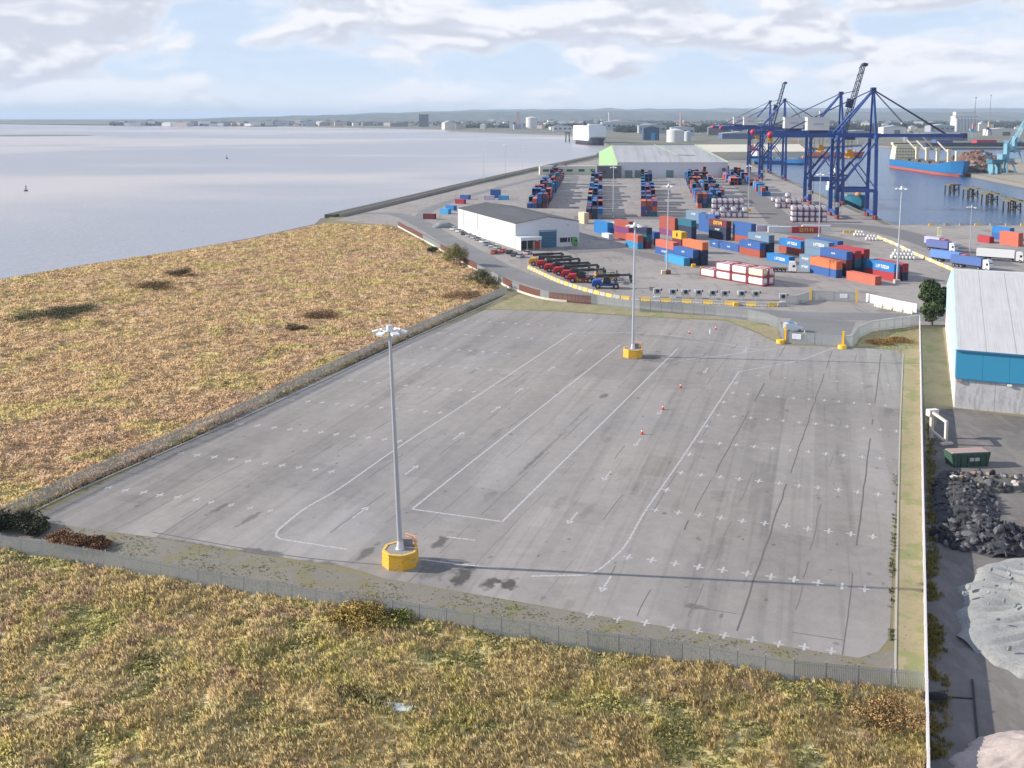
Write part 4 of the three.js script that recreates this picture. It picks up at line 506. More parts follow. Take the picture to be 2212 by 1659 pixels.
row([1540, 450], [1497, 380], 6, 4, 34, 12.19, ['brick', 'blue', 'navy', 'teal', 'salmon', 'blue', 'maroon'], 'big rear block', 'containers in the big rear block', (i, k) => i ? 2.6 : 3 - k * .35);
row([1655, 424], [1590, 372], 2, 4, 40, 12.19, ['red', 'blue', 'salmon', 'brick', 'brightblue'], 'crane row', 'containers beside the far cranes', () => 1.6);
{ // the many more boxes in the far rows, beyond counting
  const sp = [], add = (near, far, wide, pitch, off, h) => { const a = P(...near), b = P(...far), u = a.clone().sub(b).setY(0).normalize(), n = V(u.z, 0, -u.x), D = a.distanceTo(b), turn = Math.atan2(-u.z, u.x); for (let i = 0; i * pitch + off < D; i++) for (let k = 0; k < wide; k++) { if (rnd() < .1) continue; const c = a.clone().addScaledVector(u, -i * pitch - off - 6).addScaledVector(n, (k + .5 - wide / 2) * 2.85), m = Math.max(1, Math.round(h + rr(-.7, .7))); for (let j = 0; j < m; j++) sp.push({ x: c.x, y: j * (CH + .02) + .02, z: c.z, r: turn, s: 1, c: COL[pick(mixed)] }); } };
  add([1160, 450], [1213, 372], 4, 27, 13.4, 2.4); add([1284, 474], [1290, 378], 3, 30, 14.5, 2.3); add([1402, 468], [1395, 380], 3, 32, 14, 2.4); add([1540, 450], [1497, 380], 6, 34, 14, 2.9); add([1655, 424], [1590, 372], 2, 40, 15, 1.8); add([1590, 400], [1562, 376], 3, 13, 0, 2); add([1446, 382], [1441, 377], 3, 13, 0, 2);
  const q = scatter('far_shipping_containers', 'dense mass of further containers filling the far rows before the transit shed', mergeGeometries([contGeo(12.19).body, contGeo(12.19).frame]), sp, new THREE.MeshStandardMaterial({ roughness: .65, side: THREE.DoubleSide })); q.userData.category = 'containers'; }
for (const [x, y, c, l, th] of [[938, 474, 'maroon', 'dark box by the bend of the shore road', 70], [968, 463, 'lightblue', 'first of two by the shore road', 50], [980, 455, 'brightblue', 'second of two by the shore road', 50], [1002, 441, 'red', 'shiny box near the shore road beyond the blue ones', 60], [1012, 431, 'blue', 'last small box along the shore road', 60], [1067, 432, 'lilac', 'by the sea wall behind the warehouse roof', 80], [1080, 428, 'blue', 'beside the lilac box behind the warehouse roof', 80], [1098, 432, 'lightblue', 'low box behind the warehouse roof ridge', 80]]) stack(x, y, c === 'blue' && l[0] === 'b' ? [c, c] : [c], l, s20, th, 'containers along the shore road');

// ------------------------------------------------------------------ tank containers
const tankM = mat(.72, .72, .73, .45), tankCream = mat(.70, .64, .46, .5), redFrame = mat(.33, .03, .05, .6), blueFrame = mat(.04, .06, .2, .6);
function tankProto(tm, fm) { const t = new THREE.Group(), L = s20; const b = new MB(), g = new RoundedBoxGeometry(L - .42, 2.24, 2.26, 4, .5); g.translate(0, 1.31, 0); b.add(g); b.cyl(.3, .3, .25, 0, 2.45, 0, 10); b.build('tank', tm, t); const f = new MB(); for (const x of [-1, 1]) { for (const z of [-1, 1]) { f.box(.17, CH, .17, x * (L / 2 - .08), CH / 2, z * (CW / 2 - .08)); f.beam([x * (L / 2 - .1), .1, z * (CW / 2 - .1)], [x * (L / 2 - .1), 1.0, 0], .09); } f.box(.15, .15, CW, x * (L / 2 - .08), .08, 0).box(.15, .15, CW, x * (L / 2 - .08), CH - .08, 0); } for (const z of [-1, 1]) f.box(L, .16, .14, 0, .08, z * (CW / 2 - .08)).box(L, .12, .12, 0, CH - .06, z * (CW / 2 - .08)); f.build('frame', fm, t); new MB().box(3.6, .04, .5, 0, CH - .02, .25).build('walkway', galv, t); return t; }
const tankA = tankProto(tankM, redFrame), tankB = tankProto(tankCream, redFrame), tankC = tankProto(tankM, blueFrame);
function tank(proto, p, turn, label, group) { const t = proto.clone(); t.name = numbered('tank_container'); t.position.copy(p); t.rotation.y = turn; scene.add(t); tag(t, label, 'tank container', group); }
{ const a = THREE.MathUtils.degToRad(-2), an = THREE.MathUtils.degToRad(36), u = V(Math.sin(an), 0, Math.cos(an)), v = V(Math.cos(an), 0, -Math.sin(an)), c0 = P(1648, 619.5), turn = Math.atan2(-u.z, u.x);
  for (let i = 0; i < 4; i++) for (let k = 0; k < 2; k++) for (let j = 0; j < 2; j++) { if (i === 3 && j) continue; const p = c0.clone().addScaledVector(u, -s20 / 2 - i * 6.35).addScaledVector(v, CW / 2 + k * 2.7); p.y = .02 + j * 2.63; const cr = (i === 0 && j === 1 && k === 0); tank(cr ? tankB : tankA, p, turn, `${cr ? 'cream' : 'white'} tank in red frame, ${j ? 'upper' : 'lower'} tier, ${ord(i)} from the end, ${k ? 'far' : 'sunny'} row`, 'tank containers in the double row near the gate'); } }
function tankPile(near, n, tiers, place, group, th, protos) { const a = THREE.MathUtils.degToRad(th), u = V(Math.sin(a), 0, Math.cos(a)), v = V(Math.cos(a), 0, -Math.sin(a)), c0 = P(...near), turn = Math.atan2(-u.z, u.x); for (let i = 0; i < n; i++) for (let j = 0; j < tiers; j++) { if (j === tiers - 1 && hsh(i * 3 + n, j + 9) < .3) continue; const p = c0.clone().addScaledVector(v, i * 2.75).addScaledVector(u, -s20 / 2); p.y = j * 2.63 + .02; tank(protos[(i * 7 + j * 3) % protos.length], p, turn, `white tank container ${tierWord(j, tiers)}, ${ord(i)} along ${place}`, group); } }
tankPile([1537, 470], 7, 2, 'the front of the white tank pile', 'tank containers before the big rear block', -8, [tankA, tankC]); tankPile([1543, 462], 6, 3, 'the rear of the white tank pile', 'tank containers before the big rear block', -8, [tankC, tankA]);
tankPile([1716, 480], 6, 3, 'the row under the near crane', 'tank containers beside the cranes', -8, [tankA, tankC]); tankPile([1682, 450], 5, 2, 'the second row beside the cranes', 'tank containers beside the cranes', -8, [tankC, tankA]); tankPile([1672, 436], 4, 2, 'the third row beside the cranes', 'tank containers beside the cranes', -8, [tankC]);
// covered stacks of white bags
function bagStack(px, py, w, d, n, label) { const t = thing('bag_stack', label, 'pallet stack', P(px, py), -.3); const g = new THREE.CapsuleGeometry(.5, .25, 4, 10); g.scale(1.15, 1, 1.15); for (let j = 0; j < n; j++) for (let i = 0; i < w - j; i++) for (let k = 0; k < d - j; k++) { const q = mesh('bag', g, mat(.66, .65, .64, .9), t); q.position.set((i - (w - j - 1) / 2) * 1.2, .6 + j * 1.1, (k - (d - j - 1) / 2) * 1.2); q.rotation.y = rr(0, 3); } }
bagStack(1950, 559, 7, 3, 3, 'stack of white wrapped bags beyond the mast by the red stack'); bagStack(1856, 510, 4, 2, 2, 'small heap of white bags at the head of the barrier line'); bagStack(1882, 519, 4, 2, 2, 'second small heap of white bags on the barrier line');

// ------------------------------------------------------------------ barriers
const barG = (() => { const s = new THREE.Shape([[-.32, 0], [.32, 0], [.32, .12], [.16, .36], [.12, .85], [-.12, .85], [-.16, .36], [-.32, .12]].map(q => new THREE.Vector2(...q))); const g = new THREE.ExtrudeGeometry(s, { depth: 2.5, bevelEnabled: false }); g.translate(0, 0, -1.25); g.rotateY(Math.PI / 2); return g; })();
const slotG = (() => { const b = new MB(); for (const x of [-.7, .7]) b.box(.35, .1, .68, x, .05, 0); return b.geo(); })();
function barriers(pts, n, place, group, mats) { const c = new THREE.CatmullRomCurve3(pts, false, 'catmullrom', .5); const L = c.getLength(), k = n || Math.floor(L / 2.75); for (let i = 0; i < k; i++) { const t = (i + .5) / k, p = c.getPointAt(t), d = c.getTangentAt(t), cm = mats[i % mats.length]; const o = thing('concrete_barrier', `${cm[0]} concrete barrier, ${ord(i)} along ${place}`, 'barrier', V(p.x, .015, p.z), Math.atan2(-d.z, d.x), group); mesh('body', barG, cm[1], o); mesh('fork_slot', slotG, darkT, o); o.scale.set(1, 1.25, 1.25); } }
const yel = ['yellow painted', mat(.72, .50, .13, .8)], pale = ['bare grey', mat(.42, .40, .37, .9)], wht = ['pale cream', mat(.72, .66, .48, .85)];
barriers(pp([1141, 580], [1176, 596.5], [1211, 612], [1250, 625], [1290, 636], [1340, 646.5], [1417, 651.5], [1475, 654], [1533, 657], [1600, 660], [1662, 662.5], [1700, 661]), 0, 'the curved row from the warehouse end', 'barriers in the long curved row', [yel, pale]);
barriers(pp([1895, 514], [1935, 530], [1975, 550], [2020, 569], [2064, 588]), 0, 'the line from the bags towards the shed', 'barriers in the line beside the shed road', [wht, yel, pale]);
barriers(pp([1820, 503], [1850, 503]), 2, 'the short line behind the front block', 'barriers in the short line', [yel]);
barriers(pp([1888, 661], [1925, 669], [1974, 679]), 4, 'the foot of the white hoarding', 'barriers at the hoarding', [wht]);
barriers([G(190, 456.5), G(250, 456.5), G(345, 456.5)], 22, 'the basin edge from the quay corner', 'barriers along the basin edge', [yel, pale, pale]);
// grey fan units standing behind the barriers
{ const unit = thing('fan_unit', 'x', 'fan unit', [0, -50, 0]); const g = mat(.42, .44, .46, .6, .2); new MB().box(1.9, 1.5, 1.3, 0, 1.75, 0).build('housing', g, unit); new MB().cyl(.5, .5, .12, .05, 1.85, .66, 16, 'z').build('fan_opening', mat(.02, .03, .03), unit); new MB().tube([-.5, 0, .2], [-.5, 1.05, 0], .08).tube([.5, 0, .2], [.5, 1.05, 0], .08).box(1.7, .18, 1.2, 0, .1, 0).build('stand', galv, unit); new MB().box(.3, .6, .3, 1.3, 2.1, -.1).beam([.9, 1.9, -.1], [1.3, 1.9, -.1], .1).build('control_box', mat(.1, .1, .11), unit);
  const place = [[1419, 632], [1453, 633.5], [1480, 634], [1508, 635], [1539, 636], [1565, 637], [1601, 637.5], [1632, 638], [1691, 644]]; place.forEach(([x, y], i) => { const l = `grey fan unit on a stand behind the barriers, ${ord(i)} counted from the tall lot mast`; if (i === 0) { unit.position.copy(P(x, y + 10)); unit.userData.label = l; unit.userData.group = 'fan units behind the barriers'; } else copy(unit, P(x, y + 10), rr(-.2, .1), l); }); }

// ------------------------------------------------------------------ vehicles
const rubber = mat(.02, .02, .022, .9), glass = mat(.03, .04, .05, .15), chrome = mat(.5, .5, .52, .3, .6);
function wheelParts(t, xs, zs, r, w) { const g = new THREE.CylinderGeometry(r, r, w, 16).rotateX(Math.PI / 2), h = new THREE.CylinderGeometry(r * .5, r * .5, w + .02, 10).rotateX(Math.PI / 2); for (const x of xs) for (const z of zs) { const q = mesh('wheel', g, rubber, t); q.position.set(x, r, z); mesh('rim', h, chrome, q); } }
const carShape = (L, hb, hr) => { const s = new THREE.Shape(); s.moveTo(-L / 2, .28); s.lineTo(L / 2, .28); s.quadraticCurveTo(L / 2 + .08, .6, L / 2 - .08, hb - .12); s.lineTo(L * .22, hb); s.lineTo(-L * .46, hb + .02); s.quadraticCurveTo(-L / 2 - .08, .7, -L / 2, .28); const g = new THREE.ExtrudeGeometry(s, { depth: 1.62, bevelEnabled: true, bevelSize: .06, bevelThickness: .06, bevelSegments: 2 }); g.translate(0, 0, -.81); return g; };
const cabShape = (L, hb, hr) => { const s = new THREE.Shape(); s.moveTo(-L * .44, hb - .03); s.lineTo(L * .24, hb - .03); s.lineTo(L * .08, hr); s.lineTo(-L * .30, hr); s.closePath(); const g = new THREE.ExtrudeGeometry(s, { depth: 1.4, bevelEnabled: true, bevelSize: .05, bevelThickness: .05, bevelSegments: 1 }); g.translate(0, 0, -.7); return g; };
const roofShape = (L, hr) => new THREE.BoxGeometry(L * .37, .06, 1.36).translate(-L * .11, hr + .05, 0);
const carG = [carShape(4.3, .88, 1.42), cabShape(4.3, .88, 1.42), roofShape(4.3, 1.42)], lampG = new THREE.BoxGeometry(.06, .14, .36);
function car(px, py, col, turn, label, group = 'cars parked along the warehouse') { const t = thing('parked_car', label, 'car', P(px, py), turn, group); const m = mat(...col, .35); mesh('body', carG[0], m, t); mesh('windows', carG[1], glass, t).name = 'cabin_glass'; mesh('roof', carG[2], m, t); wheelParts(t, [-1.35, 1.35], [-.82, .82], .32, .2); for (const z of [-.55, .55]) { mesh('headlight', lampG, mat(.8, .8, .75, .2), t).position.set(2.2, .66, z); } }
const carCols = [['white', .7, .7, .72], ['white', .68, .68, .7], ['dark grey', .06, .065, .075], ['silver', .42, .44, .48], ['silver', .45, .46, .48], ['grey', .22, .23, .25], ['white', .7, .71, .73], ['blue grey', .14, .18, .28], ['silver', .4, .42, .44], ['pale green', .4, .46, .42], ['red', .42, .05, .04], ['bright red', .5, .06, .04], ['black', .02, .02, .025], ['charcoal', .07, .07, .085], ['silver', .36, .36, .4], ['pink tinted', .55, .35, .4]];
[[980, 497], [992, 501], [1003, 507], [1014, 511], [1024, 515], [1034, 519], [1044, 524], [1054, 530], [1064, 533], [1074, 537], [1069, 548], [1087, 545], [1102, 548], [1112, 553], [1124, 556], [1140, 549]].forEach(([x, y], i) => car(x, y, carCols[i].slice(1), 1.2 + rr(-.06, .06), `${carCols[i][0]} car, ${ord(i)} in the parked line from the far warehouse corner`));
{ const t = thing('covered_heap', 'grey sheeted mound by the bend of the road, before the warehouse', 'mound', P(958, 491), .4); const g = new THREE.SphereGeometry(1, 24, 12, 0, 6.283, 0, 1.57); g.scale(5, 2.4, 2.6); const p = g.attributes.position; for (let i = 0; i < p.count; i++) { const f = 1 + (fbm(p.getX(i) * .8 + 9, p.getZ(i) * .8 + p.getY(i), 3) - .5) * .4; p.setXYZ(i, p.getX(i) * f, p.getY(i) * f, p.getZ(i) * f); } g.computeVertexNormals(); mesh('sheet', g, mat(.25, .28, .29, .8), t); new MB().box(9, .25, .3, 0, .12, 2.5).build('weight_timber', mat(.2, .14, .09), t); }
function reachStacker(px, py, col, turn, label, boomUp = .1) {
  const t = thing('reach_stacker', label, 'reach stacker', P(px, py), turn, 'reach stackers parked by the warehouse'); const m = mat(...col, .45), dk = mat(.035, .04, .042, .6); // rear at the origin, front along +x
  new MB().box(7.2, .8, 1.9, 3.9, 1.15, 0).build('chassis', m, t);
  { const s = new THREE.Shape([[0, .7], [0, 1.7], [.5, 2.45], [2.6, 2.55], [2.7, .8]].map(q => new THREE.Vector2(...q))), g = new THREE.ExtrudeGeometry(s, { depth: 2.9, bevelEnabled: true, bevelSize: .08, bevelThickness: .08, bevelSegments: 2 }); g.translate(0, 0, -1.45); mesh('counterweight', g, m, t); }
  { const s = new THREE.Shape([[3.3, 1.5], [5.1, 1.5], [5.3, 2.4], [4.9, 3.4], [3.5, 3.4], [3.2, 2.4]].map(q => new THREE.Vector2(...q))), g = new THREE.ExtrudeGeometry(s, { depth: 1.5, bevelEnabled: true, bevelSize: .05, bevelThickness: .05, bevelSegments: 1 }); g.translate(0, 0, -.1); mesh('cab', g, glass, t); new MB().box(1.7, .08, 1.6, 4.2, 3.48, .65).build('cab_roof', dk, t); }
  const e = [11.2, 3.4 + 8 * boomUp, -.55]; new MB().beam([1.2, 3.5, -.55], [8, mix(3.5, e[1], .68), -.55], .75, .9).build('boom', dk, t); new MB().beam([7.4, mix(3.5, e[1], .62), -.55], e, .55, .68).build('boom_extension', mat(.07, .075, .08, .5), t);
  new MB().tube([5.2, 1.4, -.9], [6.6, 3.5, -.6], .16).tube([5.2, 1.4, -.2], [6.6, 3.5, -.5], .16).build('lift_ram', chrome, t);
  new MB().box(.7, .5, 6.2, e[0], e[1] - 1.1, 0).box(.9, .9, 1.2, e[0], e[1] - .5, -.3).box(.5, .7, .3, e[0], e[1] - 1.4, 3.1).box(.5, .7, .3, e[0], e[1] - 1.4, -3.1).build('spreader', dk, t);
  wheelParts(t, [1.6], [-1.35, 1.35], .8, .5); wheelParts(t, [6.9], [-1.7, 1.7], .88, .95); for (const z of [-1, 1]) mesh('rear_lamp', lampG, mat(.5, .02, .02), t).position.set(-.09, 1.5, z); return t;
}
const RT = -.12; reachStacker(1143, 573, [.62, .30, .03], RT, 'yellow reach stacker, rearmost of the row by the warehouse'); [[1160, 579], [1176, 587], [1196, 594], [1213, 601], [1226, 609]].forEach(([x, y], i) => reachStacker(x, y, [.42, .012, .03], RT + rr(-.03, .03), `red reach stacker, ${ord(i)} red one from the warehouse, its dark boom lowered`, .08 + .04 * (i % 2)));
reachStacker(1279, 622, [.02, .08, .35], RT + .05, 'blue reach stacker at the end of the row by the barriers', .07);
function forklift(px, py, turn, col, label) { const t = thing('forklift', label, 'forklift', P(px, py), turn); const m = mat(...col, .5); new MB().box(2.6, .9, 1.5, 0, .95, 0).box(.9, .5, 1.5, -.95, 1.5, 0).build('body', m, t); new MB().box(1.3, .08, 1.3, .1, 2.5, 0).tube([-.5, 1.4, .6], [-.5, 2.5, .6], .05).tube([-.5, 1.4, -.6], [-.5, 2.5, -.6], .05).tube([.7, 1.4, .6], [.7, 2.5, .6], .05).tube([.7, 1.4, -.6], [.7, 2.5, -.6], .05).build('overhead_guard', rubber, t); new MB().box(.14, 3, .14, 1.5, 1.6, .45).box(.14, 3, .14, 1.5, 1.6, -.45).box(.1, .3, 1.3, 1.55, 2.9, 0).build('lifting_mast', rubber, t); new MB().box(1.2, .08, .16, 2.1, .3, .4).box(1.2, .08, .16, 2.1, .3, -.4).build('fork', chrome, t); wheelParts(t, [-.9, .9], [-.7, .7], .42, .3); }
forklift(1252, 610, .2, [.55, .28, .04], 'yellow brown forklift in front of the last red reach stacker'); forklift(1322, 606, .1, [.6, .3, .05], 'yellow forklift behind the blue reach stacker'); forklift(1294, 599, .3, [.5, .28, .1], 'small tan forklift between red and blue reach stackers');
function trailer(t, x0, L, W2, H, m, deck = false) { new MB().box(L, .3, 1.1, x0 - L / 2, 1.05, 0).box(L, .12, W2, x0 - L / 2, 1.25, 0).build('trailer_chassis', mat(.07, .07, .09), t); if (!deck) { const b = new MB().box(L, H, W2, x0 - L / 2, 1.33 + H / 2, 0); b.build('trailer_box', m, t); new MB().box(.06, H - .2, W2 - .2, x0 - L - .03, 1.33 + H / 2, 0).build('rear_door', m, t); } wheelParts(t, [x0 - L + 1.2, x0 - L + 2.5, x0 - L + 3.8], [-W2 / 2 + .2, W2 / 2 - .2], .5, .34); }
function lorry(px, py, turn, cabC, boxC, label, L = 11, box = true) { const t = thing('lorry', label, 'lorry', P(px, py), turn, 'lorries on the container terminal'); const m = mat(...cabC, .4); { const s = new THREE.Shape([[0, .6], [2.15, .6], [2.2, 1.6], [1.95, 3], [1.6, 3.5], [0, 3.5]].map(q => new THREE.Vector2(...q))), g = new THREE.ExtrudeGeometry(s, { depth: 2.2, bevelEnabled: true, bevelSize: .08, bevelThickness: .08, bevelSegments: 2 }); g.translate(0, 0, -1.1); mesh('cab', g, m, t); } new MB().box(.08, .85, 2, 2.12, 2.25, 0, 0, .14).box(.8, .75, 2.4, 1.45, 2.2, 0).build('windscreen', glass, t); new MB().box(.1, .5, 2.2, 2.26, .75, 0).build('bumper', mat(.2, .2, .22), t); for (const z of [-.8, .8]) mesh('headlight', lampG, mat(.8, .8, .75, .2), t).position.set(2.3, 1, z); wheelParts(t, [1.2, -1.6], [-1, 1], .5, .36); trailer(t, -.6, L, 2.45, 2.6, mat(...boxC, .6), !box); return t; }
lorry(1705, 588, -.9 + .55, [.7, .7, .72], [.6, .6, .65], 'white lorry cab with bare trailer in front of the slate containers', 6, false);
lorry(2079, 571, -1.0, [.45, .02, .05], [.10, .22, .52], 'lorry with red cab and blue box trailer beside the shed road', 11); lorry(2127, 584, -1.0, [.66, .66, .7], [.06, .13, .36], 'lorry with white cab and blue box trailer just above the shed roof', 11); lorry(2054, 545, -1.0, [.5, .54, .62], [.09, .12, .32], 'lorry with pale blue cab and navy trailer beyond the red cab', 9); lorry(2036, 536, -1.1, [.35, .04, .14], [.4, .38, .5], 'lorry with crimson cab and lilac trailer, last in the lorry line', 7);
lorry(2196, 566, -.6, [.65, .65, .66], [.66, .67, .68], 'lorry with white box trailer at the picture edge above the shed', 12);
lorry(1235, 531, .1, [.08, .33, .10], [.66, .68, .68], 'lorry with green cab and white trailer at the warehouse door'.replace('lorry', 'short lorry'), 8);
{ const t = thing('stepped_ladder', 'pale yellow steel access tower among the parked lorries', 'tower', P(2029, 527), 0); for (const x of [-.6, .6]) for (const z of [-.6, .6]) new MB().box(.14, 6.5, .14, x, 3.25, z).build('leg', mat(.72, .74, .35, .6), t); new MB().box(1.5, .12, 1.5, 0, 6.5, 0).box(1.5, .12, 1.5, 0, 3.3, 0).build('platform', mat(.66, .68, .3, .6), t); }
{ const p = P(1686 - 2, 726 - 9), t = thing('small_van', 'small white van with blue roof bars parked outside the lot gate', 'van', P(1712, 716), .2); const s = new THREE.Shape([[-2.1, .35], [2.1, .35], [2.15, 1], [1.3, 1.2], [.7, 2], [-2.05, 2.05]].map(q => new THREE.Vector2(...q))), g = new THREE.ExtrudeGeometry(s, { depth: 1.6, bevelEnabled: true, bevelSize: .06, bevelThickness: .06, bevelSegments: 2 }); g.translate(0, 0, -.8); mesh('body', g, mat(.72, .73, .76, .35), t); new MB().box(.8, .5, 1.66, .75, 1.55, 0, 0).build('side_window', glass, t); new MB().box(1.5, .08, 1.5, -.6, 2.18, 0).build('roof_bars', mat(.1, .2, .4), t).name = 'roof_rack'; wheelParts(t, [-1.35, 1.35], [-.82, .82], .33, .2); }
// cones and posts on the empty lot
function cone(px, py, label) { const t = thing('traffic_cone', label, 'traffic cone', P(px, py)); t.position.y = .02; new MB().cyl(.2, .05, .9, 0, .5, 0, 12).build('cone', mat(.62, .05, .04, .6), t); new MB().cyl(.155, .115, .22, 0, .6, 0, 12).build('reflective_band', mat(.75, .75, .75), t); new MB().box(.55, .06, .55, 0, .03, 0).build('base', mat(.45, .04, .03), t); t.scale.setScalar(.95); }
cone(1432, 885, 'red traffic cone at a worn arrow, farther of two in the middle lane'); cone(1387, 938, 'red traffic cone at a white arrow, nearer of two in the middle lane'); cone(1546, 712, 'red traffic cone near the far edge of the lot before the gate'); cone(1489, 721, 'red traffic cone between the centre mast and the gate, lone'); cone(1470, 838, 'faded red cone beside the lane right of the centre mast'.replace('right of', 'beyond'));
{ const t = thing('bollard', 'short pale bollard with a long shadow near the lot gate', 'bollard', P(1534, 721)); new MB().cyl(.14, .14, 1.3, 0, .65, 0, 10).build('post', mat(.75, .75, .77), t); new MB().cyl(.16, .16, .12, 0, 1.2, 0, 10).build('band', darkT, t); }

// ------------------------------------------------------------------ person in a high visibility jacket outside the lot gate
{ const p = P(1738, 731), t = thing('person', 'person in a yellow high visibility jacket standing outside the lot gate', 'person', p, -.6);
  const bones = [[[0, .92, 0], [0, 1.45, 0], .15, .17], [[-.1, .9, 0], [-.12, .48, .02], .1, .07], [[-.12, .48, .02], [-.13, .08, -.01], .07, .05], [[.1, .9, 0], [.12, .48, .04], .1, .07], [[.12, .48, .04], [.13, .08, .02], .07, .05], [[-.13, .05, -.02], [-.14, .04, .16], .05, .04], [[.13, .05, 0], [.14, .04, .2], .05, .04], [[-.19, 1.42, 0], [-.25, 1.13, -.02], .065, .05], [[-.25, 1.13, -.02], [-.22, .88, .1], .048, .036], [[.19, 1.42, 0], [.25, 1.13, 0], .065, .05], [[.25, 1.13, 0], [.2, .9, .12], .048, .036], [[0, 1.45, 0], [0, 1.6, .01], .06, .06], [[0, 1.63, .02], [0, 1.7, .02], .1, .1]];
  const N = 56, S = 2, mc = new MarchingCubes(N, new THREE.MeshStandardMaterial(), false, false, 60000); mc.isolation = 0; const half = N / 2; let k = 0; for (let z = 0; z < N; z++) for (let y = 0; y < N; y++) for (let x = 0; x < N; x++) { const q = V((x - half) / half, (y - half) / half + .95, (z - half) / half); let d = 9; for (const [a, b, r0, r1] of bones) { const A = V(...a), B = V(...b), ab = B.clone().sub(A), h = Math.min(1, Math.max(0, q.clone().sub(A).dot(ab) / ab.lengthSq())), e = q.distanceTo(A.addScaledVector(ab, h)) - mix(r0, r1, h), m = Math.max(0, .05 - Math.abs(d - e)); d = Math.min(d, e) - m * m / .2; } mc.field[k++] = -d; }
  mc.update(); const n = mc.count || mc.geometry.drawRange.count, g = new THREE.BufferGeometry(), ps = mc.positionArray.slice(0, n * 3); for (let i = 1; i < ps.length; i += 3) ps[i] += .95; g.setAttribute('position', new THREE.Float32BufferAttribute(ps, 3)); const nn = mc.normalArray.slice(0, n * 3); g.setAttribute('normal', new THREE.Float32BufferAttribute(nn, 3)); const cc = []; for (let i = 0; i < n; i++) { const y = ps[i * 3 + 1], ax = Math.abs(ps[i * 3]); const c = y > 1.55 ? [.45, .27, .19] : y > .86 ? (ax > .17 && y < .95 ? [.45, .27, .19] : [.55, .75, .04]) : y > .12 ? [.03, .035, .06] : [.02, .02, .02]; cc.push(...c); } g.setAttribute('color', new THREE.Float32BufferAttribute(cc, 3)); g.computeVertexNormals(); mesh('body', g, new THREE.MeshStandardMaterial({ vertexColors: true, roughness: .8 }), t);
  const hg = new THREE.SphereGeometry(.125, 14, 8, 0, 6.283, 0, 1.6); hg.translate(0, 1.7, .02); mesh('helmet', hg, mat(.75, .75, .72, .4), t); for (const s of [-.045, .045]) { const e = mesh('eye', new THREE.SphereGeometry(.014, 6, 5), darkT, t); e.position.set(s, 1.665, .115); } new MB().box(.36, .05, .03, 0, 1.15, .155).box(.36, .05, .03, 0, 1.15, -.15).build('reflective_band', mat(.75, .76, .78, .3), t); }

